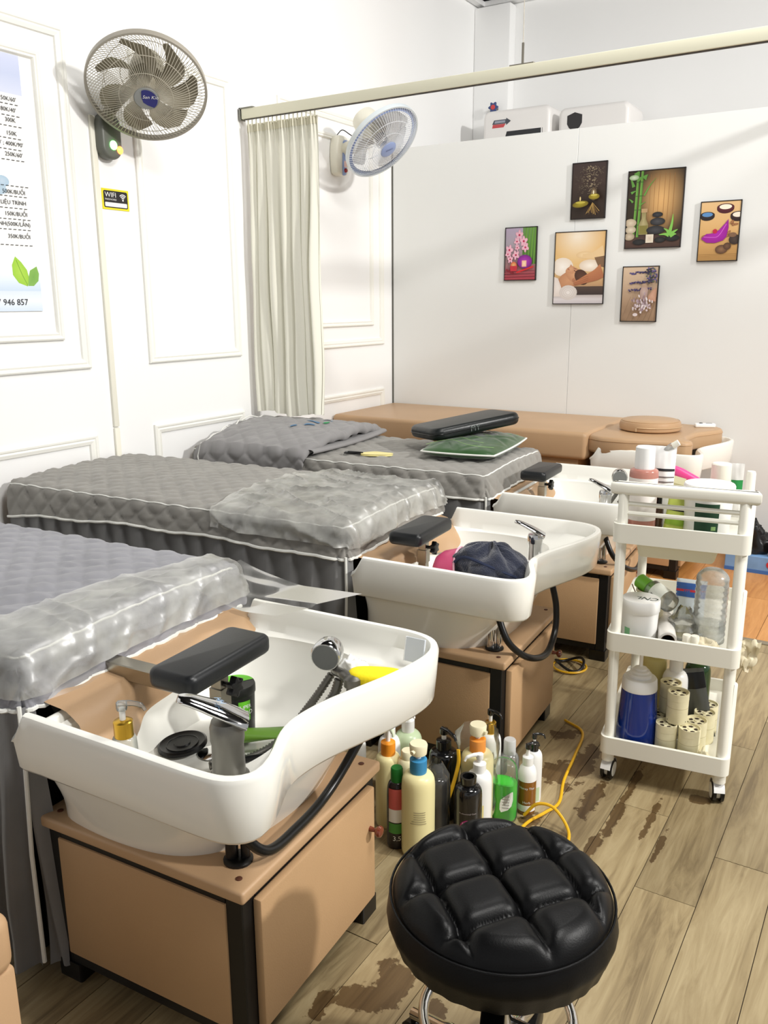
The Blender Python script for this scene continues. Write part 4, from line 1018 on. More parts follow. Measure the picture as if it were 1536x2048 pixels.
# head massage
r, c = picture('warm picture of a lying woman having a head massage', ((1114, 463.5), (1216.5, 461), (1205, 609.5), (1105, 607)))
def glow(p, cc):
    d = math.hypot((p[0]-.45)/.6, (p[1]-.95)/.4); k = max(0, 1-d); return [min(255, x+(255-x)*.75*k) for x in cc]
c.grad([(176, 140, 112), (190, 150, 110), (226, 190, 130), (226, 182, 116), (214, 170, 108)], 16, glow, m=10)
c.ell(.16, .52, .22, .13, (250, 244, 236), (234, 220, 204)); c.ell(.72, .53, .22, .085, (250, 242, 230), (226, 206, 184))
c.ell(.60, .68, .17, .05, (242, 216, 172), (226, 192, 144)); c.line([(1, .74), (.84, .68), (.70, .66), (.56, .67)], (.20, .06), (230, 198, 150))
c.poly([(.80, .64), (1, .66), (1, .50), (.88, .52)], (126, 96, 70))
c.ell(.30, .33, .22, .12, (208, 154, 114), (192, 136, 98), rot=.15)                      # neck and cheek
c.ell(.42, .40, .20, .105, (214, 162, 122), (194, 138, 100), rot=-.35)                   # face
c.poly([(.24, .44), (.235, .475), (.26, .50), (.285, .495), (.30, .515), (.335, .555), (.36, .53), (.40, .52), (.44, .50), (.38, .42)], (216, 166, 126), (198, 142, 104))
c.ell(.56, .37, .15, .10, (96, 62, 44), (74, 46, 34), rot=-.4)                           # hair
c.ell(.40, .33, .032, .028, (182, 122, 88)); c.line([(.275, .49), (.31, .475)], .012, (168, 86, 76)); c.line([(.40, .47), (.45, .445)], .012, (92, 58, 46)); c.line([(.39, .50), (.45, .485)], .007, (110, 72, 54))
c.line([(1, .47), (.86, .40), (.70, .355), (.56, .315), (.42, .275)], (.26, .07), (190, 124, 84), (168, 104, 70))
for v in (.29, .315, .345): c.line([(.40, v-.03), (.56, v+.005), (.70, v+.04)], .006, (142, 86, 58))
c.grad([(58, 46, 44), (84, 66, 56)], 3, u0=.42, v0=.11, v1=.24); c.grad([(206, 200, 204), (224, 218, 220), (190, 180, 176)], 4, v1=.12)
c.poly([(0, .10), (0, .38), (.08, .36), (.15, .24), (.20, .10)], (240, 232, 226), (226, 214, 206)); c.ell(.30, .155, .185, .105, (242, 236, 232), (214, 204, 198))
for k in range(3): c.line([(.30+(.13-.04*k)*math.cos(t), .155+(.075-.022*k)*math.sin(t)) for t in [i*.7 for i in range(10)]], .008, (206, 196, 190))
c.done('printed_photo', r)
# lavender
r, c = picture('lowest picture, lavender sprigs and bath salt on pale wood', ((1247, 533), (1320, 531.5), (1313, 644), (1241, 643)))
c.grad([(150, 122, 96), (180, 150, 122), (206, 178, 150), (214, 188, 160)], 10)
for k in range(7): c.line([(-.0+k*.16, 0), (min(1, .25+k*.18), .45)], .008, (130, 104, 80))
for v0 in (.88, .70, .57):
    for k in range(26):
        t = k/25; c.ell(.22+.62*t+R_.uniform(-.02, .02), v0+.03*t+R_.uniform(-.018, .018), .028, .014, R_.choice(((72, 62, 108), (92, 82, 130), (58, 50, 84))))
for k in range(60): c.ell(R_.uniform(.70, 1.0), R_.uniform(.70, .98), .03, .016, R_.choice(((84, 74, 120), (110, 98, 146), (60, 60, 70), (96, 104, 84))))
c.poly([(.56, .40), (.74, .40), (.77, .58), (.70, .66), (.60, .66), (.54, .56)], (210, 186, 178), (186, 156, 146)); c.ell(.65, .66, .07, .035, (190, 160, 136)); c.poly([(.78, .38), (1, .36), (1, .62), (.88, .56), (.78, .46)], (220, 176, 150), (200, 150, 124))
for k in range(70): c.ell(R_.gauss(.62, .14), R_.gauss(.30, .06), .03, .02, R_.choice(((222, 206, 210), (190, 168, 178), (238, 228, 230), (160, 134, 140))), rot=R_.random()*3)
c.ell(.45, .12, .07, .03, (226, 214, 216)); c.done('printed_photo', r)

# ================================================================ on the beds
def slab(u, base, name, label, cat, group=None):
    o, t = UNIT[u]
    return thing(name, label, cat, UW(u, base), t, group), Vector(base)
# folded quilt on the third bed
q, qb = slab(3, (-1.62, .33, ZB[3]), 'folded_quilt', 'folded grey quilt heaped on the wall end of the third bed', 'quilt')
XQ0, XQ1 = XWALL[3]+.02, -1.30
def quiltfn(a, c, lift=0.0, thick=.0):
    # a: wall -> fold edge ; c: near hanging side -> far
    L = .16; yv = -L+(.70+L)*c; xe = XQ1+.07*(1-c)*0+.05*math.sin(c*3.0)-.02
    x = XQ0+(xe-XQ0)*a
    hump = .018+.058*math.sin(PI*min(1, max(0, (yv+.0)/.72)))**.8
    if yv < 0:
        y = -.022-.010*math.sin(a*7)+.22*yv*.15; z = ZB[3]+.012+yv*.82-.02*(1-a)
    else: y = yv-.02*(1-yv); z = ZB[3]+hump+.012*math.sin(a*2.4+.6)
    if yv < .05: z += -.012*((.05-yv)/.21)
    e = (1-a)*1.0
    z -= .05*max(0, (.16-a)/.16)**1.6 * (1 if yv < .3 else .3)
    sp = .10; s1 = (x+yv)/sp; s2 = (x-yv)/sp
    da, db = abs((s1 % 1)-.5)*2, abs((s2 % 1)-.5)*2
    h = .008*(1-da**4)*(1-db**4)+.010*nz(x, yv, 2, 8)+.005*nz(x, yv, 5, 22)
    return Vector((x, y - (h if yv < 0 else 0), z+(h if yv >= 0 else 0)))
def top_fn(a, c):
    if a <= .93: return quiltfn(a/.93*.97, c)-qb
    t = (a-.93)/.07; p = quiltfn(.97, c); r = .022
    return Vector((p.x+r*math.sin(t*PI), p.y, p.z-r*(1-math.cos(t*PI))))-qb
obj('top_layer', MB().grid(100, 100, top_fn), mat('quilt_cloth', (140, 138, 138), .85, bump=.2, bscale=800, var=.08, sheen=.2), q)
def low_fn(a, c):
    cc_ = .19+.81*c; p0 = quiltfn(.80+.16*min(1, a*1.6), cc_); t = max(0, (a-.62)/.38)
    zb = ZB[3]+.004; p = Vector((p0.x+.035+.018*math.sin(t*PI), max(.004, p0.y), zb+.004+(.020 if a < .62 else .020*math.cos(t*PI/1.0)*.5+.010)))
    return p-qb
obj('under_layer', MB().grid(24, 60, low_fn), MATS['quilt_cloth'], q)
edge = [quiltfn(.02+.0*i, 0) for i in range(1)]
pp_ = [quiltfn(.05, c/40)+Vector((.012*math.sin(c*.2), -.004, .008)) for c in range(0, 41)]
obj('piping', MB().tube([p-qb for p in pp_], .003, 6), M_piping, q)
cvq = MB()
for (pxs, col_) in ((((580, 850), (620, 846), (660, 842)), None),):
    pass
def logo_patch(cx, cy, w, h, m, nm):
    b = MB(); P = []
    for i in range(14):
        t = 2*PI*i/14; a = cx+w*math.cos(t); cc_ = cy+h*math.sin(t); P.append(quiltfn(a, cc_)+Vector((0, 0, .004))-qb)
    b.add(P, [tuple(range(14))]); return obj(nm, b, m, q)
mb_ = mat('faded_blue_print', (92, 132, 168), .8); mg_ = mat('faded_green_print', (60, 150, 96), .8)
for (a, c_, w, h, m) in ((.70, .52, .05, .010, mb_), (.66, .60, .06, .012, mb_), (.72, .68, .05, .010, mb_), (.78, .60, .02, .025, mg_), (.62, .46, .03, .010, mb_)): logo_patch(a, c_, w, h, m, 'printed_mark')
# green pillow
def pillow(root, w, l, th, m, quilt=None, nm='pillow_body', seams=0):
    def fn(s):
        def g(a, c):
            x, y = (a-.5)*2, (c-.5)*2
            k = max(0, (1-abs(x)**3.2)*(1-abs(y)**3.2)); pin = 1-.06*(abs(x)*abs(y))**2
            h = th/2*k**.55
            wr = 0
            if quilt:
                u1 = (x*w*.5+y*l*.5)/quilt; v1_ = (x*w*.5-y*l*.5)/quilt; wr = -.003*max(math.exp(-((u1 % 1-.5)/.10)**2), math.exp(-((v1_ % 1-.5)/.10)**2))
            wr += .004*nz(x, y, s, 4)
            sh = 1-.05*(1-abs(y))**1*abs(x)**6
            return (x*w/2*pin, y*l/2*pin, s*(h+wr*min(1, k*3)))
        return g
    b = MB(); b.grid(56, 56, fn(1)); b.grid(56, 56, fn(-1), flip=True)
    return obj(nm, b, m, root)
pz = ZB[3]+.036
gp = thing('pillow', 'green satin quilted pillow with white piping on the third bed', 'pillow', UW(3, (-.695, .40, pz)), TH+math.radians(4))
pillow(gp, .33, .52, .080, mat('green_satin', (38, 78, 30), .32, sheen=.3, spec=.6, bump=.1, bscale=60, dist=.004), .17)
pr = [((x)*.165*(1-.06*(abs(x)*abs(y))**2), y*.26*(1-.06*(abs(x)*abs(y))**2), 0) for x, y in [(-1+2*i/20, -1) for i in range(21)]+[(1, -1+2*i/20) for i in range(1, 21)]+[(1-2*i/20, 1) for i in range(1, 21)]+[(-1, 1-2*i/20) for i in range(1, 20)]]
obj('piping', MB().tube(pr, .004, 6, closed=True), M_piping, gp)
for k in range(5): obj('seam_thread', MB().tube([(-.15+.015*i, -.20+.09*k-.0+ .05*math.sin(i*.35), .02+.0235*math.sin(PI*min(1, (i+.5)/20))) for i in range(20)], .0009, 4), mat('pale_green_thread', (150, 186, 120), .6), gp)
ck = thing('clear_pouch', 'crumpled clear plastic pouch between green pillow and black cushion', 'pouch', UW(3, (-.72, .44, pz+.028)), .6)
obj('film_body', MB().grid(24, 16, lambda a, c: ((a-.5)*.24, (c-.5)*.15, .028*math.sin(PI*a)*math.sin(PI*c)*(1+.6*nz(a, c, 1, 5)))).grid(24, 16, lambda a, c: ((a-.5)*.24, (c-.5)*.15, .001), flip=True), M_clear, ck)
bcu = thing('cushion', 'black box cushion balanced on top of the green pillow', 'cushion', UW(3, (-.772, .455, pz+.074)), 0, rot=(math.radians(-3), math.radians(-7), TH+math.radians(52)))
obj('cushion_body', MB().prism(rrect(-.215, .215, -.13, .13, .05, 6), -.026, .026, .020, 4), mat('black_green_vinyl', (20, 24, 24), .35, bump=.15, bscale=40, dist=.004), bcu)
obj('zip_seam', MB().tube([(p[0], p[1], 0) for p in rrect(-.216, .216, -.131, .131, .05, 8)], .002, 6, closed=True), M_blackplastic, bcu)
text('lettering', 'MY', .034, mat('grey_stitch', (96, 104, 100), .6), bcu, (-.045, -.1325, -.012), (1, 0, 0), (0, 0, 1))
# face mask
mk = thing('face_mask', 'cream face mask with black ear loops lying on the third bed', 'face mask', UW(3, (-1.04, .135, ZB[3]+.004)), math.radians(20))
mp_ = [(-.062, -.006), (-.05, .024), (-.02, .046), (.0, .047), (.03, .036), (.062, .026), (.072, .006), (.058, -.014), (.02, -.022), (-.03, -.022)]
obj('mask_body', MB().prism([(p.x, p.y) for p in cr([(a, b, 0) for a, b in mp_], 4, True)], .0, .007, .003, 2), mat('cream_cloth', (238, 226, 160), .8), mk)
for s in (1, -1): obj('ear_loop', MB().tube(cr([(-.06, .012*s+.006, .005), (-.09, .020*s+.008, .006), (-.125, .016*s+.01, .006), (-.135, .008, .006), (-.12, -.014*s+.008, .008), (-.08, -.004*s+.006, .009), (-.055, .004, .008)], 5), .0035, 6), M_blackplastic, mk)
# round zipped cushion and remote on the far bed
rc = thing('round_cushion', 'round tan zipped cushion on the far bed pad', 'cushion', UW(4, (-.245, .27, z4-.012)))
obj('cushion_body', MB().lathe([(0, .001), (.134, .001), (.146, .008), (.149, .026), (.144, .046), (.128, .055), (.06, .059), (0, .059)], 48), M_tan, rc)
obj('zipper', MB().tube([(.1505*math.cos(a), .1505*math.sin(a), .026) for a in [math.radians(-100+i*6) for i in range(22)]], .0022, 6).box(-.032, -.024, -.151, -.147, .008, .024), mat('brass_zip', (206, 178, 140), .4, .3), rc)
obj('top_seam', MB().tube([(.138*math.cos(2*PI*i/48), .138*math.sin(2*PI*i/48), .0505) for i in range(48)], .0016, 5, closed=True), M_tanp, rc)
rm = thing('remote_control', 'small white remote beside the round tan cushion', 'remote', UW(4, (-.03, .50, z4-.012)), math.radians(25))
obj('remote_body', MB().box(-.05, .05, -.019, .019, .0, .020, .006, 3), M_white, rm); obj('button', MB().lathe([(.009, 0), (.008, .003), (0, .003)], 14, (-.02, 0, .02)), M_blackplastic, rm); obj('grey_panel', MB().box(.005, .035, -.012, .012, .0195, .0205), mat('grey_plastic', (140, 142, 146), .4), rm)

# plastic sheets over the bed ends
def sheet(u, label, xl, t0f, t1f, amp, seed, end=1.0, mat_=None):
    root, base, pos, (X1, Y0, Y1, S0, S1, T0, T1, r, LD) = cov[u]
    rt = thing('plastic_sheet', label, 'plastic sheet', UW(u, (-.7, .33, ZB[u]+.01)), UNIT[u][1], 'plastic sheets on the beds')
    bb = Vector((-.7, .33, ZB[u]+.01)); ta, tb = T0+(Y0-T0)*t0f, T1-(T1-Y1)*t1f
    def fn(a, c):
        t = ta+(tb-ta)*c; s0 = xl(c); s1 = X1+LD*end; s = s0+(s1-s0)*a
        p = Vector(pos(s, t, .25))
        edge = 1.0
        w = .0115+amp*(.9*(1-min(1, abs(nz(s*.9+seed, t*1.9+.6*s, 1, 5))*4.5))**2+.35*(1-min(1, abs(nz(s*1.4+seed, t*.7, 4, 11))*4))**2)
        nx = max(0, (s-X1)/.05); ny = (max(0, (t-Y1)/.05)-max(0, (Y0-t)/.05)); n = Vector((min(1, nx), max(-1, min(1, ny)), max(0, 1-max(nx, abs(ny))))); n = n.normalized()
        return p+n*w-bb
    b = MB().grid(90, 110, fn)
    obj('film', b, mat_ or M_sheet, rt)
    return rt, bb
sh1, b1_ = sheet(1, 'clear plastic sheet over the end of the nearest bed, spilling towards the basin', lambda c: -.70+.11*c+.012*math.sin(c*9)+.02*math.sin(c*3), .2, .4, .007, 3.0, .80)
def spill(a, c):
    p0 = Vector((-.525+.02*c, .60+.02*a, ZB[1]-.01)); y = .47+.20*a
    x = -.50+.30*c*(.75+.35*a); z = ZB[1]-.005-.06*c**.8-.035*math.sin(c*PI)*.3+.004*nz(a, c, 2, 4)
    return Vector((x, y+.03*c, max(z, .634 if y > .55 else .628)))-b1_
obj('spill', MB().grid(20, 24, spill), M_film, sh1)
def spill2(a, c):
    y = .50-.46*a; x = -.485+.03*c+.01*math.sin(a*9); z = ZB[1]-.075-.05*c-.01*math.sin(a*14)*c
    return Vector((x, y, z))-b1_
obj('hanging_edge', MB().grid(40, 6, spill2), M_film, sh1)
sheet(2, 'crumpled cloudy plastic sheet with painted sheen over the end of the second bed', lambda c: -.97-.07*math.sin(c*2.6)+.05*c+.008*math.sin(c*17), .35, .55, .013, 8.0, .72)
# ================================================================ bottles: a small kit of parts
def depth_of(P): return (Vector(P)-CC).dot(CF)
def height_at(P, py, px=None):
    """height of a pixel row on the upright line through P"""
    v = Vector(P)-CC; d0 = CF+CR*((0 if px is None else 0))
    # solve z so that the point (P.x, P.y, z) projects to row py
    lo, hi = -.2, 2.0
    for _ in range(40):
        m = (lo+hi)/2; q = Vector((P[0], P[1], m))-CC; y = 1024-FPX*q.dot(CU)/q.dot(CF)
        if y > py: lo = m
        else: hi = m
    return (lo+hi)/2
def facing(P): return math.atan2(CC.y-P[1], CC.x-P[0])
def lab_patch(r, z0, z1, a, da, k=1.012, n=16, sy=1.0):
    return MB().grid(n, 1, lambda u, v: (r*k*math.cos(a-da+2*da*u), r*k*sy*math.sin(a-da+2*da*u), z0+(z1-z0)*v))
def pump_parts(root, rn, zn, zt, cm, hm, ang, style='pump', zoff=0.0):
    ch = min(.030, (zt-zn)*.42)
    obj('collar', MB().lathe([(rn*1.05, zn-.004), (rn*1.08, zn), (rn*1.08, zn+ch), (rn*.9, zn+ch+.002), (rn*.4, zn+ch+.003)], 24), cm, root)
    st = obj('pump_stem', MB().lathe([(rn*.34, zn+ch), (rn*.34, zt-.012)], 12), M_white if style != 'clear' else M_clear, root)
    hd = MB(); L = rn*2.6
    if style == 'wide':
        hd.lathe([(rn*.5, zt-.03), (rn*1.05, zt-.026), (rn*1.15, zt-.004), (rn*1.05, zt), (0, zt)], 24)
        hd.tube([(0, 0, zt-.012), (L*.55, 0, zt-.015)], rn*.28, 8)
    else:
        prof = []
        hd.lathe([(rn*.55, zt-.016), (rn*.62, zt-.012), (rn*.6, zt-.002), (0, zt)], 16)
        hd.tube(cr([(-rn*.4, 0, zt-.004), (L*.4, 0, zt-.003), (L*.85, 0, zt-.007), (L, 0, zt-.016)], 4), [rn*.34]*5+[rn*.30]*4+[rn*.2]*4, 10)
    hd.xf(Matrix.Rotation(ang, 4, 'Z'))
    obj('pump_head', hd, hm, root)
def bottle(label, P, r, zs, zn, zt, bm, cat='bottle', name=None, pump=None, cap=None, lab=None, sy=1.0, rn=None, group=None, taper=.97, seg=32, rot=None, liquid=None):
    """P foot point; zs,zn,zt heights (above the foot) of shoulder, neck and very top; lab=(z0,z1,material,half angle)"""
    nm = name or ('pump_bottle' if pump else 'bottle')
    root = thing(nm, label, cat, P, 0, group)
    if rot: root.rotation_euler = rot
    rn = rn or min(.018, r*.48)
    sh = zn-zs
    prof = [(r*.90, 0), (r*taper, .004), (r, .012), (r, zs-.012), (r*.985, zs-.004)]
    for k in range(1, 7):
        t = k/6; prof.append((rn*1.05+(r*.975-rn*1.05)*math.cos(t*PI/2)**1.0, zs+sh*.86*math.sin(t*PI/2)))
    prof += [(rn, zn-.002), (rn, zn)]
    obj('bottle_body', MB().lathe(prof, seg, sy=sy), bm, root)
    if liquid: obj('liquid', MB().lathe([(r*.86, .003), (r*.95, .012), (r*.95, liquid[0]), (0, liquid[0]+.0005)], seg, sy=sy), liquid[1], root)
    a = facing(P)
    if lab:
        for (z0, z1, m, da) in (lab if isinstance(lab, list) else [lab]): obj('label', lab_patch(r, z0, z1, a, da, sy=sy), m, root)
    if pump:
        cm, hm, ang = pump[:3]; pump_parts(root, rn, zn, zt, cm, hm, a+ang, pump[3] if len(pump) > 3 else 'pump')
    elif cap:
        obj('cap', MB().lathe([(rn*1.25, zn-.010), (rn*1.28, zn-.008), (rn*1.24, zt-.003), (rn*1.1, zt), (0, zt)], 24), cap, root)
    return root
def jar(label, P, r, h, bm, lid, lid_h=.025, name='jar', lab=None, group=None, cat='jar'):
    root = thing(name, label, cat, P, 0, group)
    obj('jar_body', MB().lathe([(r*.86, 0), (r*.90, .003), (r*.98, h-lid_h), (r*.9, h-lid_h), (0, h-lid_h)], 36), bm, root)
    l = obj('lid', MB().lathe([(r*1.0, h-lid_h), (r*1.03, h-lid_h+.002), (r*1.03, h-.004), (r*.99, h), (0, h)], 36), lid, root)
    a = facing(P)
    if lab:
        for (z0, z1, m, da, off) in lab: obj('label', MB().grid(16, 1, lambda u, v: ((r*(.905+.08*((z0+(z1-z0)*v)/h))*1.012)*math.cos(a+off-da+2*da*u), (r*(.905+.08*((z0+(z1-z0)*v)/h))*1.012)*math.sin(a+off-da+2*da*u), z0+(z1-z0)*v)), m, root)
    return root, l, a
def crumple(name, label, cat, P, rx, ry, h, m, seed, n=18, group=None):
    root = thing(name, label, cat, P, 0, group)
    def g(a, c):
        th = 2*PI*a; k = math.sin(PI*.5*c)
        rr_ = (1+.35*nz(math.cos(th), math.sin(th), seed+c*2, 1.6)+.15*nz(math.cos(th), math.sin(th), seed+c*4, 4))
        z = h*(1-c**1.6)*(.8+.5*nz(math.cos(th)*c, math.sin(th)*c, seed, 3)+.25*nz(math.cos(th)*c, math.sin(th)*c, seed, 8))
        return (rx*k*rr_*math.cos(th), ry*k*rr_*math.sin(th), max(.001, z) if c < .99 else .001)
    obj('crumpled_body', MB().grid(28, n, g, closeu=True), m, root)
    return root
def pouch(name, label, cat, P, w, h, th, m, rot, bands=(), group=None):
    root = thing(name, label, cat, P, 0, group, rot)
    def g(s):
        return lambda a, c: ((a-.5)*w*(1-.04*math.sin(PI*c)), s*(th/2*math.sin(PI*a)**.6*math.sin(PI*min(1, c*1.0))**.5+.0006)+.002*nz(a, c, s, 5), c*h)
    obj('pouch_body', MB().grid(16, 20, g(-1)).grid(16, 20, g(1), flip=True), m, root)
    for (z0, z1, mm) in bands:
        obj('printed_band', MB().grid(16, 6, lambda a, c: (lambda p: (p[0]*.985, p[1]-.0009, p[2]))(g(-1)(a, (z0+(z1-z0)*c)))), mm, root)
    return root

# ================================================================ trolley
CTH = math.radians(7.5); CO = Vector((-.600, 2.142, 0))
def CW(p): return Vector((CO.x+p[0]*math.cos(CTH)-p[1]*math.sin(CTH), CO.y+p[0]*math.sin(CTH)+p[1]*math.cos(CTH), p[2]))
ct = thing('trolley', 'cream plastic three-tier trolley on casters, loaded with bottles and jars', 'trolley', CO, CTH)
CWD, CDP = .29, .478
M_cart = mat('trolley_plastic', (240, 238, 226), .4)
posts = [(0, 0), (CWD, 0), (0, CDP), (CWD, CDP)]
for (x, y) in posts:
    top = .84 if y == 0 else .812
    obj('post', MB().lathe([(.0135, .062), (.0135, top-.006), (.011, top), (0, top)], 18, (x, y, 0)).lathe([(.0165, .062), (.0165, .10)], 18, (x, y, 0)), M_cart, ct)
    sw = {(0, 0): -.15, (CWD, 0): .25, (CWD, CDP): 1.9, (0, CDP): 1.2}[(x, y)]
    off = Vector((math.cos(sw+PI/2)*.012, math.sin(sw+PI/2)*.012, 0)); ax = (math.cos(sw), math.sin(sw), 0)
    c_ = (x+off.x, y+off.y, .029)
    k = obj('caster', MB().lathe([(.023, -.016), (.029, -.014), (.029, -.006), (.023, -.005)], 24, c_, ax).lathe([(.023, .005), (.029, .006), (.029, .014), (.023, .016)], 24, c_, ax), M_blackplastic, ct)
    obj('caster_disc', MB().lathe([(0, -.0175), (.0205, -.0165), (.0205, .0165), (0, .0175)], 20, c_, ax), M_cart, k)
    hood = MB().grid(12, 4, lambda a, c: tuple(Vector(c_)+Vector(ax)*((c-.5)*.028)+Vector((-ax[1], ax[0], 0))*(.0315*math.cos(math.radians(15+a*150)))+Vector((0, 0, .0315*math.sin(math.radians(15+a*150))))))
    hood.lathe([(.006, .058), (.006, .068)], 10, (x, y, 0))
    obj('caster_hood', hood, M_white, k)
def tray(z0, z1, nm='tray'):
    o_ = rrect(-.022, CWD+.022, -.022, CDP+.022, .022, 5); i_ = rrect(-.012, CWD+.012, -.012, CDP+.012, .016, 5)
    b = MB(); n = len(o_)
    b.rings([[(p[0], p[1], z0) for p in i_], [(p[0], p[1], z0) for p in o_], [(p[0], p[1], z1-.003) for p in o_], [(p[0]*.999+.0001, p[1], z1) for p in o_], [(p[0], p[1], z1) for p in i_], [(p[0], p[1], z0+.012) for p in i_]], True, True)
    return obj(nm, b, M_cart, ct)
tray(.088, .137); tray(.392, .442); tray(.692, .742)
# top handrail with slats, on the four sides
rim_p = [(-.020, -.014), (CWD/2, -.018), (CWD+.020, -.014), (CWD+.026, .004), (CWD+.014, .018), (CWD/2, .010), (-.014, .018), (-.026, .004)]
obj('top_rim', MB().prism([(p.x, p.y) for p in cr([(a, b, 0) for a, b in rim_p], 4, True)], .817, .850, .009, 3), M_cart, ct)
for z in (.768, .793):
    obj('slat', MB().tube([(0, 0, z), (CWD, 0, z)], .0062, 8), M_cart, ct)
dr = obj('drawer', MB().rings([[(p[0], p[1], .652) for p in rrect(.045, .225, .012, .30, .012, 4)], [(p[0], p[1], .658) for p in rrect(.041, .229, .008, .304, .014, 4)], [(p[0], p[1], .692) for p in rrect(.036, .238, .0, .31, .014, 4)]]), mat('drawer_cream', (232, 228, 204), .45), ct)

def cp(px, py, yl, z):
    """foot point on the trolley: pixel column px (seen at row py) on the plane yl behind the front, standing at height z"""
    n = Vector((-math.sin(CTH), math.cos(CTH), 0)); d = CF+CR*((px-768)/FPX)+CU*((1024-py)/FPX)
    t = (yl+n.dot(CO)-n.dot(CC))/n.dot(d); q_ = CC+d*t
    return Vector((q_.x, q_.y, z)), q_.z
GT, GM, GB = 'things on the trolley top', 'things on the trolley middle tray', 'things on the trolley bottom tray'
ZT, ZM, ZL = .7045, .4045, .1005
def put(px, yl, z, py_top, py_ref=None):
    P, zz = cp(px, py_ref or py_top, yl, z)
    _, ztop = cp(px, py_top, yl, z)
    return P, ztop-z
M_pinkliq = mat('pink_toner', (206, 142, 128), .2, trans=.3); M_lab = mat('pale_label', (236, 230, 226), .5); M_labtext = mat('grey_print', (120, 112, 110), .6)
def lines(root, P, r, z0, z1, n, da, m=None, k=1.022, sy=1.0):
    a = facing(P)
    for i in range(n):
        z = z0+(z1-z0)*i/max(1, n-1); f = .6+.4*random.random()
        obj('print_line', lab_patch(r, z, z+.0016, a+da*(1-f)*.5, da*f, k, 8, sy), m or M_labtext, root)
P, h = put(1288, .075, ZT, 892, 950)
_, zs = put(1288, .075, ZT, 938)
b = bottle('rose-pink toner bottle with tall white cap, left front of the trolley top', P, .037, zs-.004, zs+.004, h, M_pinkliq, cap=M_white, lab=(.035, zs-.02, M_lab, 1.3), rn=.020, group=GT); lines(b, P, .037, zs-.034, zs-.06, 4, .8)
P, h = put(1326, .14, ZT, 893); pouch('refill_pouch', 'white printed refill pouch standing behind the toner bottle', 'pouch', P, .07, h, .03, M_white, (math.radians(-3), 0, .1), [(.70, .73, M_text), (.50, .52, M_labtext), (.56, .575, M_labtext), (.62, .635, M_labtext)], GT)
q0, zq = cp(1322, 905, .15, 0); q1, zq1 = cp(1356, 886, .15, 0)
tb = thing('clear_tube', 'small clear squeeze tube with white cap lying on the refill pouch', 'tube', (q0.x, q0.y, zq), 0, GT)
dv = Vector((q1.x-q0.x, q1.y-q0.y, zq1-zq)); obj('tube_body', MB().tube([(0, 0, 0), tuple(dv*.7)], [.004, .010], 12), M_clear, tb); obj('cap', MB().tube([tuple(dv*.7), tuple(dv*1.05)], .0085, 14), M_cream, tb)
P, h = put(1319, .10, ZT, 985); bottle('small brown glass bottle beside the toner bottle', P, .014, h*.62, h*.72, h, mat('brown_glass', (84, 62, 44), .1, trans=.5), cap=M_blackplastic, group=GT)
def leaning(name, label, cat, quad, yl, th, m, part, extra=None, lean=.04):
    """a flat packet leaning back: four pixel corners on a tilted plane through the trolley load, given real thickness"""
    P4 = []
    for k, (px, py) in enumerate(quad):
        q_, zz = cp(px, py, yl+(lean if k < 2 else 0), 0); P4.append(Vector((q_.x, q_.y, zz)))
    base = P4[2].copy(); r_ = thing(name, label, cat, base, 0, GT); n = (P4[1]-P4[0]).cross(P4[3]-P4[0]).normalized()*th
    v = [p-base for p in P4]+[p-base+n for p in P4]
    obj(part, MB().add(v, [(0, 1, 2, 3), (7, 6, 5, 4), (0, 4, 5, 1), (1, 5, 6, 2), (2, 6, 7, 3), (3, 7, 4, 0)], False), m, r_)
    return r_, v
r_, v = leaning('paper_packet', 'olive kraft paper packet leaning on the trolley top', 'packet', ((1323, 943), (1373, 958), (1366, 1010), (1312, 1000)), .16, .012, mat('olive_card', (190, 184, 148), .7), 'packet_body')
obj('printed_band', MB().add([v[0]*.75+v[3]*.25, v[1]*.75+v[2]*.25, v[1]*.6+v[2]*.4, v[0]*.6+v[3]*.4], [(0, 1, 2, 3)], False).xf(Matrix.Translation((0, -.013, .002))), mat('olive_print', (150, 142, 100), .7), r_)
q0, zq = cp(1345, 941, .26, 0); q1, zq1 = cp(1392, 966, .21, 0); dv = Vector((q1.x-q0.x, q1.y-q0.y, zq1-zq))
pk = thing('pink_tube', 'bright pink squeeze tube leaning among the trolley bottles', 'tube', (q0.x, q0.y, zq), 0, GT)
obj('tube_body', MB().lathe([(.005, 0), (.017, .006), (.019, .03), (.017, dv.length), (.012, dv.length+.03)], 20, axis=dv), mat('hot_pink', (226, 72, 140), .35), pk); obj('cap', MB().lathe([(.0065, -.010), (.0065, .004)], 12, axis=dv), mat('dark_plum', (70, 24, 40), .4), pk)
P, h = put(1347, .07, ZT, 992, 1020); pouch('sachet', 'lime green sachet behind the trolley slats', 'sachet', P, .05, h, .016, mat('lime_foil', (190, 204, 96), .35), (math.radians(-6), math.radians(6), .12), [(.62, .70, M_text), (.25, .45, mat('leaf_green', (140, 176, 52), .4))], GT)
P, h = put(1381, .085, ZT, 1000, 1020); pouch('sachet', 'white sachet printed with a yellow daisy on the trolley', 'sachet', P, .036, h, .014, M_white, (math.radians(-6), math.radians(5), .1), [(.82, .9, M_text), (.5, .66, mat('daisy_yellow', (226, 188, 84), .5))], GT)
P, h = put(1417, .085, ZT, 966, 1000)
r_, l_, a_ = jar('large white tub with dark green label on the trolley top', P, .061, h, M_white, M_white, .03, 'tub', [(.022, .098, mat('dark_green_label', (34, 72, 50), .4), .52, -.02), (.03, .04, mat('pale_green_print', (150, 190, 120), .5), .10, .3)], GT, 'tub')
P, h = put(1442, .26, ZT, 926, 950); bottle('clear bottle with big white cap on the trolley top', P, .034, h*.60, h*.74, h, M_clear, cap=M_cream, rn=.021, group=GT)
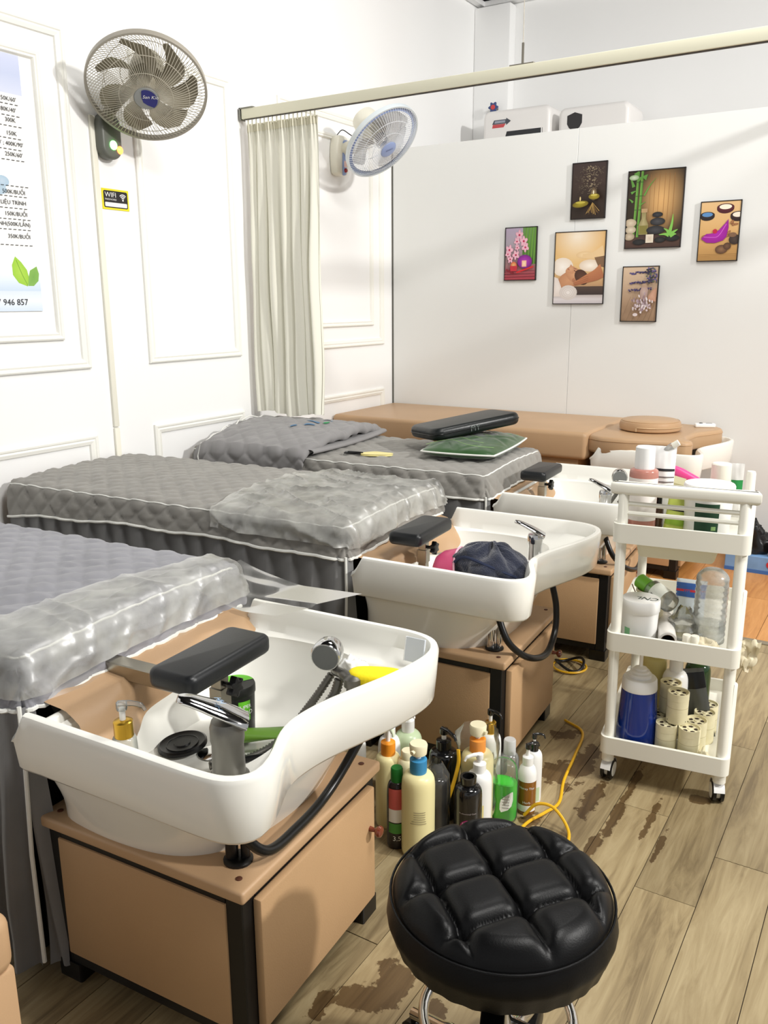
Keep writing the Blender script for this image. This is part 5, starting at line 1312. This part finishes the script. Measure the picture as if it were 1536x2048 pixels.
P, h = put(1468, .33, ZT, 926, 950); pouch('lotion_tube', 'pale flat lotion tube with green label at the trolley back corner', 'tube', P, .052, h, .018, mat('pale_tube', (226, 224, 220), .35), (0, 0, .15), [(.28, .70, mat('kelly_green', (44, 140, 72), .45))], GT)
# middle tray
P, h = put(1281, .055, ZM, 1195, 1220)
r_, l_, a_ = jar('white tub with green lettering on its lid, trolley middle tray', P, .049, h, M_white, M_white, .034, 'tub', [(.015, .045, mat('mint_print', (130, 190, 140), .5), .2, -.75)], GM, 'tub')
text('lettering', 'CNL', .030, mat('dark_green_print', (40, 62, 54), .5), r_, (.018, .008, h+.0008), Vector((-1, -.16, 0)), Vector((.16, -1, 0)), 'CENTER', shear=.3)
P, h = put(1302, .150, ZM, 1178, 1200); cu_ = thing('paper_cup', 'used beige cup behind the white tub', 'cup', P, 0, GM); obj('cup_wall', MB().lathe([(.030, 0), (.040, h), (.038, h), (.028, .004), (0, .004)], 28, cap=False), mat('stained_paper', (212, 202, 170), .7, var=.2, vscale=30), cu_); obj('stick', MB().tube([(0, 0, .01), (-.05, -.02, h+.012)], .0015, 5), mat('wood_stick', (120, 84, 44), .7), cu_)
P0, zz = cp(1337, 1262, .012, 0); P1, zz1 = cp(1332, 1185, .20, 0)
ro = thing('film_roll', 'roll of white plastic film with dark open core', 'roll', (P0.x, P0.y, ZM+.0245), 0, GM); dv = Vector((P1.x-P0.x, P1.y-P0.y, .0))
obj('roll_wrap', MB().lathe([(.018, 0), (.0235, 0), (.0235, dv.length), (.018, dv.length)], 28, axis=dv, cap=False), mat('film_white', (232, 228, 222), .3), ro); obj('core', MB().lathe([(.0165, .0), (.018, -.001), (.018, dv.length), (.0165, dv.length), (.0165, 0)], 24, axis=dv, cap=False), mat('card_core', (96, 72, 52), .8), ro); obj('core_shade_disc', MB().lathe([(0, .05), (.0165, .05)], 20, axis=dv, cap=False), M_blackplastic, ro)  # black disc stands in for the shade deep inside the open core
P0, zz = cp(1347, 1175, .10, 0); P1, z1_ = cp(1290, 1140, .16, 0)
bo_ = thing('body_wash_bottle', 'lying bottle with green cap and white printed label', 'bottle', (P0.x, P0.y, ZM+.097), 0, GM); dv = Vector((P1.x-P0.x, P1.y-P0.y, .030))
obj('bottle_body', MB().lathe([(.0, -.002), (.024, .0), (.028, .006), (.028, dv.length*.72), (.018, dv.length*.82), (.0, dv.length*.83)], 26, axis=dv), M_clear, bo_); obj('label', MB().lathe([(.0285, .022), (.0285, dv.length*.6)], 26, axis=dv, cap=False), mat('label_white', (236, 240, 232), .4), bo_); obj('cap', MB().lathe([(.021, dv.length*.8), (.021, dv.length*1.15), (0, dv.length*1.15)], 22, axis=dv), mat('cap_green', (120, 190, 60), .35), bo_)
dn = dv.normalized(); sd = Vector((dn.y, -dn.x, 0)); sd = sd if sd.dot(CC-P0) > 0 else -sd
text('lettering', 'Dov', .017, M_text, bo_, dn*.055+sd*.0292+Vector((0, 0, -.002)), -dn, Vector((0, 0, 1)), 'LEFT')
P, h = put(1370, .12, ZM, 1183, 1200); gb = thing('glass_bowl', 'glass bowl of cream mask wrapped in clear film', 'bowl', P, 0, GM); obj('bowl_wall', MB().lathe([(.026, 0), (.030, .002), (.040, .05), (.038, .05), (.027, .006), (0, .006)], 28, cap=False), M_clear, gb); obj('contents', MB().lathe([(.026, .006), (.033, .024), (0, .026)], 24), mat('cream_paste', (206, 198, 140), .5), gb); obj('film_wrap', MB().grid(24, 10, lambda a, c: ((.044+.01*nz(math.cos(2*PI*a), math.sin(2*PI*a), c, 2))*math.cos(2*PI*a)*(1-.6*c), (.044+.01*nz(math.cos(2*PI*a), math.sin(2*PI*a), c, 2))*math.sin(2*PI*a)*(1-.6*c), .03+.055*c+.008*nz(a*6, c, 0, 2)), closeu=True), M_clear, gb)
P, h = put(1424, .13, ZM, 1138, 1180)
jb = thing('water_jug', 'clear ribbed plastic bottle on the trolley middle tray', 'bottle', P, 0, GM); pr_ = []
for k in range(40):
    z = h*k/39; rr_ = .042+.0009*math.sin(k*1.9) if k < 34 else .042*math.cos((k-34)/5*1.0); pr_.append((max(.012, rr_), z))
obj('bottle_body', MB().lathe(pr_, 30), film('jug_plastic', haze=.34, gloss=.03, col=(240, 242, 236), nscale=30, hvar=.4, rough=.2), jb); obj('liquid', MB().lathe([(.036, .004), (.037, h*.25), (0, h*.25)], 26), film('water_tint', haze=.25, gloss=.04, col=(214, 226, 216), hvar=.1), jb)
for k, px in enumerate((1375, 1391)):
    P, h = put(px, .045, ZM+.006, 1256, 1262); cq = thing('cotton_roll', 'small white cotton roll on the trolley, %s of the pair' % ('left' if k == 0 else 'right'), 'cotton', P, 0, GM); obj('roll_body', MB().lathe([(.0105, 0), (.0115, .003), (.0115, .029), (.0105, .032), (.0, .0315)], 18), mat('cotton', (238, 234, 220), .95, bump=.5, bscale=150), cq); obj('wrap_band', MB().lathe([(.0118, .012), (.0118, .016)], 18, cap=False), M_cream, cq)
P, h = put(1412, .06, ZM, 1245); crumple('tissue_heap', 'crumpled beige tissue on the trolley middle tray', 'tissue', P, .045, .03, .035, mat('beige_tissue', (224, 214, 186), .9), 2.0, group=GM)
P, h = put(1383, .27, ZM, 1120, 1150); pouch('tissue_pack', 'blue and white packet at the back of the trolley middle tray', 'packet', P, .085, .115, .04, mat('ice_pack', (214, 224, 232), .4), (math.radians(-18), 0, .1), [(.55, .9, mat('royal_blue', (54, 96, 170), .45)), (.68, .74, mat('pack_red', (196, 50, 60), .45))], GM)
P, h = put(1282, .21, ZM, 1160, 1175); cu2 = thing('plastic_cup', 'empty beige plastic cup tipped behind the other cup', 'cup', P+Vector((0, 0, .03)), 0, GM, (math.radians(70), .2, .6)); obj('cup_wall', MB().lathe([(.024, 0), (.031, .07), (.029, .07), (.022, .003), (0, .003)], 24, cap=False), mat('cup_beige', (204, 196, 166), .5), cu2); obj('cup_rim', MB().tube([(.0305*math.cos(2*PI*i/24), .0305*math.sin(2*PI*i/24), .07) for i in range(24)], .0016, 6, closed=True), MATS['cup_beige'], cu2)
# bottom tray
P, h = put(1277, .055, ZL, 1300, 1400)
M_blue = mat('blue_liquid', (14, 54, 150), .12, trans=.25, coat=.4)
bb_ = thing('pump_bottle', 'cobalt blue pump bottle with white shoulder, trolley bottom tray', 'bottle', P, 0, GB)
_, z1_ = put(1277, .055, ZL, 1372); _, z2_ = put(1277, .055, ZL, 1362)
obj('bottle_body', MB().lathe([(.053, 0), (.056, .005), (.055, .04), (.047, z1_)], 36), M_blue, bb_); obj('shoulder', MB().lathe([(.0475, z1_-.004), (.048, z1_), (.046, z2_+.01), (.043, z2_+.014), (.02, z2_+.016)], 36), M_white, bb_)
obj('pump', MB().lathe([(.030, z2_+.012), (.030, z2_+.026), (.024, z2_+.028), (.024, z2_+.034), (.017, z2_+.036), (.017, z2_+.041), (.005, z2_+.046), (.005, h+.03)], 28), M_white, bb_); obj('pump_head', MB().lathe([(.016, h+.026), (.018, h+.03), (.016, h+.036), (0, h+.036)], 20), M_white, bb_)
P, h = put(1308, .20, ZL, 1290, 1350); bottle('pale yellow bottle standing behind the blue pump bottle', P, .034, .19, .21, .24, mat('pale_yellow', (222, 210, 140), .35, trans=.2), cap=M_white, group=GB)
P, h = put(1352, .165, ZL, 1315, 1340); bottle('white pump bottle behind the cream tins', P, .036, h*.70, h*.85, h+.035, M_white, pump=(M_white, M_white, .5), group=GB)
P, h = put(1396, .23, ZL, 1305, 1340); bottle('dark green bottle at the back of the trolley bottom tray', P, .036, .17, .20, .235, mat('bottle_green', (30, 62, 28), .15, coat=.4), cap=mat('lime_cap', (190, 206, 60), .4), group=GB)
P, h = put(1415, .16, ZL+.0, 1325, 1360); pouch('grey_pouch', 'grey translucent pouch behind the cream tins on the right', 'pouch', P, .07, .20, .03, mat('smoke_pouch', (96, 98, 94), .3, trans=.3), (math.radians(-4), math.radians(-14), .1), [(.72, .95, M_blackplastic)], GB)
M_tin = mat('cream_tin', (234, 226, 190), .5, var=.05, vscale=40); M_hole = mat('punched_hole', (52, 40, 30), .7)
tin0 = thing('incense_tin', 'x', 'tin', (0, 0, 0), 0, 'cream moxa tins on the trolley')
TR, THt = .0280, .087
obj('tin_body', MB().lathe([(TR*.97, 0), (TR, .002), (TR, THt*.76), (TR*1.015, THt*.765), (TR*1.015, THt), (TR*.93, THt), (TR*.92, THt-.005), (0, THt-.005)], 28), M_tin, tin0)
for k in range(5):
    t = 2*PI*k/5+.3; P_ = [(TR*.42*math.cos(t+d)+.0 if False else TR*(.50+e)*math.cos(t+d), TR*(.50+e)*math.sin(t+d), THt-.0045) for d, e in ((-.32, -.10), (.32, -.10), (.38, .16), (0, .24), (-.38, .16))]
    obj('vent_hole', MB().add(P_, [tuple(range(5))], False), M_hole, tin0)
obj('centre_stud', MB().lathe([(TR*.2, THt-.005), (TR*.16, THt-.003), (0, THt-.003)], 12), M_tin, tin0)
for t in (-1.9, -1.1, -.3, 2.4): obj('side_hole', MB().lathe([(0, 0), (.0017, 0)], 8, (TR*1.003*math.cos(t), TR*1.003*math.sin(t), .008), (math.cos(t), math.sin(t), 0), cap=False), M_hole, tin0)
obj('print_ring', MB().lathe([(TR*1.004, .045), (TR*1.004, .046)], 28, cap=False), mat('tan_print', (190, 176, 130), .6), tin0)
spots = [(1335, .032, ZL, 'front left cream moxa tin, on the tray floor beside the blue bottle', 1430), (1382, .028, ZL, 'front middle cream moxa tin printed with a small plant, on the tray floor', 1432), (1326, .088, ZL, 'cream moxa tin standing behind the front left one', 1420), (1395, .082, ZL, 'cream moxa tin standing behind the front middle one', 1420), (1411, .140, ZL, 'cream moxa tin second from the back by the right post', 1415), (1416, .196, ZL, 'rearmost cream moxa tin by the right post', 1410), (1359, .052, ZL+THt+.0005, 'upper cream moxa tin stacked in front on two others', 1365), (1343, .108, ZL+THt+.0005, 'upper cream moxa tin stacked behind the other upper one', 1355)]
for i, (px, yl, z, lb, py) in enumerate(spots):
    P, _ = cp(px, py, yl, z)
    if i == 0: tin0.location = P; tin0['label'] = lb
    else: dup(tin0, P, (0, 0, i*1.3), lb)
P, h = put(1410, .022, ZL, 1480, 1485); crumple('tissue_heap', 'crumpled cream tissue beside the front tins on the bottom tray', 'tissue', P, .018, .014, .04, mat('cream_tissue', (236, 228, 196), .9), 6.0, group=GB)
P = CW((CWD+.030, .05, .40)); tw = thing('tissue_scrap', 'torn tissue hanging on the right side of the trolley', 'tissue', P, CTH)
obj('crumpled_body', MB().grid(16, 18, lambda a, c: (-.012+.05*a*(1-.3*c)+.012*nz(a, c, 1, 4), .02*nz(a, c, 7, 3)+.01, .045-.085*c+.012*nz(a, c, 3, 5))), mat('beige_tissue', (224, 214, 186), .9), tw)
# ================================================================ contents of the basins
def bl(u, p): return UW(u, p)
P = bl(1, (-.262, .028, .545)); 
pb = bottle('pump bottle with gold collar inside the nearest basin', bl(1, (-.285, .045, .47)), .022, .075, .085, .150, film('milky_plastic', haze=.45, gloss=.05, col=(232, 234, 224), hvar=.1), pump=(mat('gold_collar', (206, 164, 60), .25, .9), M_clear, 1.2), rn=.016)
P = bl(1, (-.262, .335, .418))
M_mblack = mat('matte_black_tub', (24, 26, 24), .4); M_lime = mat('lime_print', (104, 194, 46), .45)
a0 = facing(P)
r_, l_, a_ = jar('black tub with lime green lid and label inside the nearest basin', P, .038, .122, M_mblack, M_mblack, .020, 'tub', [(.05, .094, M_lime, .36, .42), (.016, .05, M_lime, .05, .55)], None, 'tub')
obj('lid_print', MB().add([(.0375*math.cos(t), .0375*math.sin(t), .1226) for t in [math.radians(60+i*9) for i in range(21)]], [tuple(range(21))], False), M_lime, l_)
def vtext(body, size, root, r, z, ang, m, up=True, k=1.02):
    # lettering wrapped round an upright body; reading direction along +z when up
    c, s = math.cos(ang), math.sin(ang); T = Vector((-s, c, 0))
    return text('lettering', body, size, m, root, (r*k*c, r*k*s, z), (0, 0, 1), -T) if up else text('lettering', body, size, m, root, (0, 0, z), T, (0, 0, 1), 'CENTER', cyl=r*k)
vtext('café mimi', .020, r_, .0365, .012, a_-.10, M_white)
vtext('SUPER', .011, r_, .0365, .078, a_+.42, M_white, False, 1.03); vtext('FOOD', .013, r_, .0365, .064, a_+.42, M_white, False, 1.03)
text('lettering', 'café mimi', .011, M_white, l_, (-.034, -.006, .1228), (1, -.35, 0), (.35, 1, 0))
P = bl(1, (-.335, .245, .421)); dl = thing('jar_cover', 'flat black round lid lying in the nearest basin', 'lid', P, 0, None, (math.radians(3), math.radians(-4), 0)); obj('lid_disc', MB().lathe([(0, .0), (.048, .0), (.050, .002), (.050, .008), (.046, .010), (.040, .0065), (.018, .0065), (.016, .009), (0, .009)], 36), M_blackplastic, dl); obj('lid_ring', MB().tube([(.032*math.cos(2*PI*i/36), .032*math.sin(2*PI*i/36), .007) for i in range(36)], .0012, 5, closed=True), M_blackplastic, dl)
P = bl(1, (-.205, .31, .448)); tg = thing('green_tube', 'olive green squeeze tube lying in the nearest basin', 'tube', P, TH+math.radians(38)); 
obj('tube_body', MB().rings([[(x, w*math.cos(2*PI*k/16), t*math.sin(2*PI*k/16)) for k in range(16)] for x, w, t in ((-.06, .017, .016), (-.02, .019, .014), (.03, .022, .008), (.065, .024, .002))]), mat('olive_green', (104, 148, 48), .35), tg); obj('cap', MB().lathe([(.013, 0), (.013, .02), (0, .02)], 16, (-.06, 0, 0), (-1, 0, 0)), M_blackplastic, tg)
P = bl(1, (-.17, .235, .437)); bx_ = thing('black_brush', 'black brush lying beside the olive tube in the nearest basin', 'brush', P, TH+math.radians(42)); obj('handle', MB().tube([(-.06, 0, 0), (.05, 0, .004)], .007, 8), M_blackplastic, bx_); obj('brush_head', MB().box(.045, .085, -.014, .014, -.008, .012, .004), M_blackplastic, bx_)
P = bl(1, (.040, .375, .600)); sp_ = thing('yellow_sponge', 'yellow sponge on the rim shelf of the nearest basin', 'sponge', P, TH+math.radians(20)); obj('sponge_body', MB().prism([(p.x, p.y) for p in cr([(a, b, 0) for a, b in ((-.05, 0), (-.03, -.024), (.02, -.027), (.055, -.012), (.058, .012), (.03, .026), (-.03, .024))], 5, True)], -.014, .014, .009, 3), mat('sponge_yellow', (246, 222, 20), .7, bump=.4, bscale=160), sp_); obj('scrub_face', MB().prism([(p.x*.97, p.y*.97) for p in cr([(a, b, 0) for a, b in ((-.05, 0), (-.03, -.024), (.02, -.027), (.055, -.012), (.058, .012), (.03, .026), (-.03, .024))], 5, True)], -.019, -.014, .002, 2), mat('scrub_green', (180, 176, 60), .9), sp_)
P = bl(1, (-.035, .43, .575)); crumple('tissue', 'crumpled white tissue behind the shower head in the nearest basin', 'tissue', P, .034, .028, .034, M_paper, 3.3)
P = bl(1, (.062, .505, .584)); cd_ = thing('plastic_card', 'grey-white plastic card standing in the far corner of the nearest basin', 'card', P, 0, None, (math.radians(-16), math.radians(-8), TH+math.radians(-20))); obj('card', MB().box(-.028, .028, -.002, .002, 0, .05, .001, 1), mat('card_grey', (214, 220, 226), .4), cd_); obj('card_edge', MB().box(-.029, -.027, -.003, .003, 0, .05), M_white, cd_)
# second basin
P = bl(2, (-.205, .10, .565)); pbw = thing('pink_bowl', 'pink plastic bowl tipped over in the second basin beside the navy towel', 'bowl', P, 0, None, (math.radians(15), math.radians(80), math.radians(20))); obj('bowl_wall', MB().lathe([(.0, -.05), (.022, -.048), (.042, -.035), (.055, -.012), (.061, .035), (.059, .036), (.052, -.010), (.038, -.032), (0, -.044)], 36, cap=False), mat('bowl_pink', (214, 78, 124), .35), pbw); obj('bowl_rim', MB().tube([(.0615*math.cos(2*PI*i/40), .0615*math.sin(2*PI*i/40), .0355) for i in range(40)], .003, 6, closed=True), mat('rim_pink', (236, 180, 196), .35), pbw)
P = bl(2, (-.085, .105, .555)); tw = thing('towel', 'navy towel bundled over the rim of the second basin', 'towel', P, TH)
def tow(a, c):
    th = 2*PI*a; ph = PI*c
    k = 1+.20*nz(math.cos(th)*1.2, math.sin(th)*1.2, c*2, 1.5)+.10*nz(math.cos(th)*2, math.sin(th)*2, c*4+3, 2.4)+.05*math.sin(th*5+c*7)
    x = .118*math.sin(ph)*math.cos(th)*k; y = .085*math.sin(ph)*math.sin(th)*k; z = .035+.062*math.cos(ph)*k
    if x > .02: z -= .35*(x-.02)
    return (x, y, z)
obj('towel_bundle', MB().grid(72, 44, tow, closeu=True), mat('navy_terry', (26, 32, 52), .95, bump=.8, bscale=260, dist=.004, sheen=.5), tw)
obj('towel_hem', MB().tube(cr([(-.095, -.05, .045), (-.05, -.075, .075), (.02, -.078, .06), (.09, -.05, .03)], 6), .0045, 6), mat('navy_hem', (34, 42, 66), .9), tw)

# ================================================================ bottles on the floor between the cabinets
GF = 'bottles on the floor by the cabinets'
def fb(label, base_px, wpx, sh_py, nk_py, top_py, bm, **kw):
    P = at(base_px[0], base_px[1], 2, 0); P.z = 0
    r = wpx/2*depth_of(P)/FPX
    return bottle(label, P, r, height_at(P, sh_py), height_at(P, nk_py), height_at(P, top_py), bm, group=GF, **kw), P, r
M_cr = mat('cream_lotion', (236, 226, 170), .35); M_wh = mat('white_bottle', (240, 240, 236), .35); M_bk = mat('glossy_black_bottle', (18, 18, 19), .15, coat=.5)
M_or = mat('orange_collar', (244, 152, 40), .4); M_bl = mat('sky_blue_collar', (58, 140, 190), .4); M_crp = mat('cream_pump', (238, 230, 196), .4)
b, P, r = fb('tall cream lotion bottle with sky blue collar, front of the floor bottles', (836, 1702), 66, 1560, 1540, 1486, M_cr, pump=(M_bl, M_crp, -.6, 'wide'), rn=.019)
lines(b, P, r, .13, .10, 6, .5, mat('brown_print', (150, 140, 110), .6), 1.035)
b, P, r = fb('dark bottle with red apple label and green neck, half behind the cabinet', (794, 1688), 40, 1580, 1556, 1534, mat('dark_liquid', (40, 34, 34), .2), cap=mat('green_neck', (26, 120, 44), .4), lab=[(.11, .165, mat('red_white_label', (206, 96, 90), .5), .9), (.075, .11, M_wh, .9), (.045, .072, mat('label_green', (76, 150, 62), .5), .9)]); text('lettering', 'H CL', .018, M_wh, b, (0, 0, .076+.0), Vector((-math.sin(facing(P)), math.cos(facing(P)), 0)), (0, 0, 1), 'CENTER', cyl=r*1.03) ; text('lettering', '3.5', .018, M_wh, b, (0, 0, .026), Vector((-math.sin(facing(P)), math.cos(facing(P)), 0)), (0, 0, 1), 'CENTER', cyl=r*1.03)
fb('cream bottle with orange collar behind the cabinet corner', (777, 1645), 50, 1518, 1505, 1446, M_cr, pump=(M_or, mat('mint_pump', (206, 216, 190), .4), .3, 'pump'), rn=.017)
fb('white bottle with round white pump, rear left of the floor bottles', (780, 1600), 46, 1488, 1470, 1434, M_wh, pump=(M_wh, M_wh, -.9, 'wide'), rn=.014)
b, P, r = fb('pale mint bottle with tall white pump against the second cabinet', (816, 1592), 56, 1480, 1458, 1412, mat('mint_lotion', (196, 214, 176), .3), pump=(M_wh, M_wh, .4), rn=.016, lab=(.09, .13, mat('orange_mark', (222, 180, 110), .5), .45))
fb('translucent cream bottle without pump, behind the blue-collared one', (816, 1655), 46, 1532, 1512, 1500, mat('cream_clear', (230, 222, 184), .3), cap=M_crp)
fb('black bottle with black pump standing against the second cabinet', (886, 1628), 58, 1508, 1496, 1456, M_bk, pump=(M_bk, M_bk, .7), rn=.018)
b, P, r = fb('black bottle wrapped in crumpled clear film', (872, 1682), 46, 1560, 1548, 1536, M_bk, cap=M_bk)
obj('film_wrap', MB().grid(26, 12, lambda a, c: ((r*1.12+.006*nz(math.cos(2*PI*a), math.sin(2*PI*a), c*3, 3))*math.cos(2*PI*a)*(1 if c < .8 else 1-(c-.8)*3), (r*1.12+.006*nz(math.cos(2*PI*a), math.sin(2*PI*a), c*3, 3))*math.sin(2*PI*a)*(1 if c < .8 else 1-(c-.8)*3), .02+c*.20), closeu=True), M_film, b)
b, P, r = fb('black open-necked hair treatment bottle with magenta logo', (934, 1700), 56, 1582, 1566, 1552, M_bk, rn=.018)
fa = facing(P); T = Vector((-math.sin(fa), math.cos(fa), 0))
obj('neck_ring', MB().lathe([(.018, height_at(P, 1566)-.004), (.020, height_at(P, 1566)), (.020, height_at(P, 1552)), (.014, height_at(P, 1552)), (.014, height_at(P, 1566))], 24, cap=False), M_bk, b)
zm = height_at(P, 1640); lg = MB().grid(16, 8, lambda u, v: (lambda an, rr_: (r*1.02*math.cos(fa+an), r*1.02*math.sin(fa+an), zm+rr_))((u-.5)*1.1*math.sqrt(max(.02, 1-(2*v-1)**2)), (v-.5)*.042)); obj('logo', lg, mat('magenta_logo', (176, 50, 120), .5), b)
text('lettering', 'HAIR', .012, M_wh, b, (0, 0, zm+.006), T, (0, 0, 1), 'CENTER', cyl=r*1.04); text('lettering', 'SPA', .020, M_wh, b, (0, 0, zm-.013), T, (0, 0, 1), 'CENTER', cyl=r*1.04)
text('lettering', 'Professional Care', .006, mat('grey_lettering', (170, 160, 160), .5), b, (0, 0, zm+.036), T, (0, 0, 1), 'CENTER', cyl=r*1.03)
b, P, r = fb('cream bottle with orange collar in a clear bag, middle of the floor bottles', (952, 1640), 64, 1514, 1498, 1448, M_cr, pump=(M_or, M_crp, .9, 'wide'), rn=.019, lab=(.075, .115, mat('orange_drop', (240, 178, 60), .5), .35))
hb = height_at(P, 1460); obj('clear_bag', MB().grid(30, 14, lambda a, c: ((r*1.15+.010*nz(math.cos(2*PI*a), math.sin(2*PI*a), c*3+5, 2.5))*math.cos(2*PI*a)*(1+.1*c), (r*1.15+.010*nz(math.cos(2*PI*a), math.sin(2*PI*a), c*3+5, 2.5))*math.sin(2*PI*a)*(1+.1*c), .03+c*(hb-.03)), closeu=True), M_film, b)
b, P, r = fb('white bottle with white pump in front of the bagged cream bottle', (956, 1668), 50, 1556, 1540, 1506, M_wh, pump=(M_wh, M_wh, -1.2), rn=.015, lab=(.03, .10, mat('yellow_band', (240, 226, 150), .5), .4))
fb('white bottle with gold collar and black pump by the second cabinet corner', (977, 1598), 44, 1480, 1462, 1418, M_wh, pump=(mat('gold_collar', (206, 164, 60), .25, .9), M_bk, .9), rn=.014)
b, P, r = fb('empty clear bottle with grey cap behind the green one', (1016, 1598), 40, 1520, 1502, 1478, M_clear, cap=mat('frost_cap', (196, 196, 194), .4), rn=.013)
M_gl = mat('green_liquid', (50, 196, 40), .15, coat=.3)
b, P, r = fb('clear bottle of bright green liquid with white leaf-shaped label', (1006, 1634), 56, 1540, 1516, 1504, M_film, sy=.8, liquid=(.105, M_gl), rn=.014)
fa = facing(P); lf_ = [(-.5, -.2), (-.42, .25), (-.1, .62), (.42, 1.0), (.5, .95), (.52, .2), (.40, -.35), (.1, -.7), (-.38, -.95), (-.5, -.7)]
obj('leaf_label', MB().add([(r*1.03*math.cos(fa+x*.95+.15), r*1.03*.84*math.sin(fa+x*.95+.15), .062+y*.030) for x, y in lf_], [tuple(range(len(lf_)))], False), mat('leaf_label_white', (226, 230, 222), .5), b)
for k in range(5): obj('print_line', MB().grid(8, 1, lambda u, v: (r*1.045*math.cos(fa+.0+.5*(u-.3)), r*1.045*.84*math.sin(fa+.0+.5*(u-.3)), .046+k*.008+.0016*v)), M_labtext, b)
b, P, r = fb('white spray bottle with black trigger pump, rear right of the floor bottles', (1064, 1600), 34, 1512, 1498, 1466, M_wh, pump=(M_bk, M_bk, 1.8), rn=.011, lab=(.01, .05, mat('pale_green_band', (196, 216, 176), .5), .9))
b, P, r = fb('amber bottle with white shoulder and black sprayer, front right of the floor bottles', (1052, 1622), 36, 1548, 1532, 1486, mat('amber_liquid', (150, 98, 34), .2, trans=.2, coat=.3), pump=(M_wh, M_bk, 2.2), rn=.013, lab=(.012, .030, M_wh, 1.2))
obj('shoulder', MB().lathe([(r*1.02, height_at(P, 1556)), (r*1.02, height_at(P, 1544)), (r*.85, height_at(P, 1534)), (.014, height_at(P, 1528))], 28, cap=False), M_wh, b)
fa = facing(P); T = Vector((-math.sin(fa), math.cos(fa), 0)); text('lettering', 'Honey Thai', .009, M_wh, b, (0, 0, height_at(P, 1570)), T, (0, 0, 1), 'CENTER', cyl=r*1.03); text('lettering', 'Herb', .010, M_wh, b, (0, 0, height_at(P, 1598)), T, (0, 0, 1), 'CENTER', cyl=r*1.03)
fb('white jar-like bottle with black neck behind the nearest basin', (716, 1560), 34, 1490, 1478, 1456, M_wh, cap=M_bk, rn=.014)

# ================================================================ yellow cord
pts = []
for (px, py, z) in ((1130, 1440, .006), (1165, 1465, .006), (1150, 1510, .006), (1128, 1560, .006), (1118, 1605, .006), (1090, 1625, .006), (1055, 1645, .006), (1020, 1680, .006), (960, 1740, .006)): q_ = at(px, py, 2, z); pts.append(tuple(q_))
obj_ = thing('power_cord', 'yellow power cord snaking over the floor past the bottles', 'cord', (pts[4][0], pts[4][1], 0)); bp = Vector((pts[4][0], pts[4][1], 0))
lp_ = [Vector(p)-bp for p in pts]
q1_ = at(1048, 1630, 2, .012); q2_ = at(1075, 1608, 2, .05); q3_ = at(1110, 1618, 2, .05); q4_ = at(1138, 1668, 2, .008); q5_ = at(1120, 1720, 2, .006)
obj('cord_run', MB().tube(cr([tuple(p) for p in lp_], 8), .0042, 8), mat('yellow_cord', (228, 176, 30), .4), obj_)
obj('cord_loop', MB().tube(cr([tuple(v-bp) for v in (q1_, q2_, q3_, q4_, q5_)], 10), .0042, 8), MATS['yellow_cord'], obj_)
Pc = at(893, 1650, 2, .0)
cz = [(Pc.x+.02, Pc.y+.02, height_at(Pc, 1502)), (Pc.x+.025, Pc.y+.01, height_at(Pc, 1530)), (Pc.x+.02, Pc.y-.03, .10), (Pc.x-.005, Pc.y-.06, .02), (Pc.x-.02, Pc.y-.09, .006)]
obj('cord_rise', MB().tube(cr([tuple(Vector(p)-bp) for p in cz], 8), .0050, 8), MATS['yellow_cord'], obj_)
# coiled cord behind the second cabinet
Pq = at(1135, 1340, 2, .0); ccd = thing('coiled_cord', 'coil of black and yellow cord on the floor behind the second cabinet', 'cord', (Pq.x, Pq.y+.02, 0), 0)
obj('black_coil', MB().tube([(.05*math.cos(2*PI*i/30), .05*math.sin(2*PI*i/30), .02+.012*math.sin(4*PI*i/30)) for i in range(30)], .005, 8, closed=True), M_blackplastic, ccd)
obj('yellow_coil', MB().tube([(.06*math.cos(2*PI*i/30), .06*math.sin(2*PI*i/30), .008) for i in range(30)], .004, 8, closed=True), MATS['yellow_cord'], ccd)

# ================================================================ clutter at the foot of the partition
yb = PY_-.06
P = at(1500, 1098, 2, 0)
bxp = Vector((at(1510, 1098, 1, yb-.13).x, yb-.13, 0))
bx = thing('carton', 'low blue carton with a red badge on the laminate floor', 'carton', bxp+Vector((.12, 0, 0)))
obj('carton_body', MB().box(-.24, .30, -.10, .10, 0, .085, .002, 1), mat('carton_blue', (120, 160, 206), .5, var=.15, vscale=10), bx)
obj('red_badge', MB().lathe([(0, 0), (.05, 0)], 24, (.0, -.1015, .05), (0, -1, 0), cap=False, sx=1.0, sy=.55), mat('badge_red', (196, 46, 50), .5), bx)
text('lettering', 'OMO', .035, M_wh, bx, (.0, -.1025, .038), (1, 0, 0), (0, 0, 1), 'CENTER')
obj('blue_stripe', MB().box(-.24, .30, -.1012, -.1, .0, .018), mat('stripe_blue', (66, 110, 176), .5), bx)
crumple('black_bag', 'crumpled black plastic bag on top of the blue carton', 'bag', bxp+Vector((-.03, .0, .086)), .10, .075, .17, mat('black_bag', (22, 22, 24), .25), 1.0)
crumple('pink_bag', 'pale pink and grey bundle behind the black bag', 'bag', bxp+Vector((.16, .03, .086)), .10, .06, .24, mat('pink_grey_bag', (206, 186, 178), .6), 5.0)
crumple('paper_bundle', 'cream printed paper bundle on the blue carton', 'bundle', bxp+Vector((.13, -.055, .086)), .06, .035, .12, mat('cream_bundle', (224, 216, 200), .7, var=.25, vscale=25), 8.0)
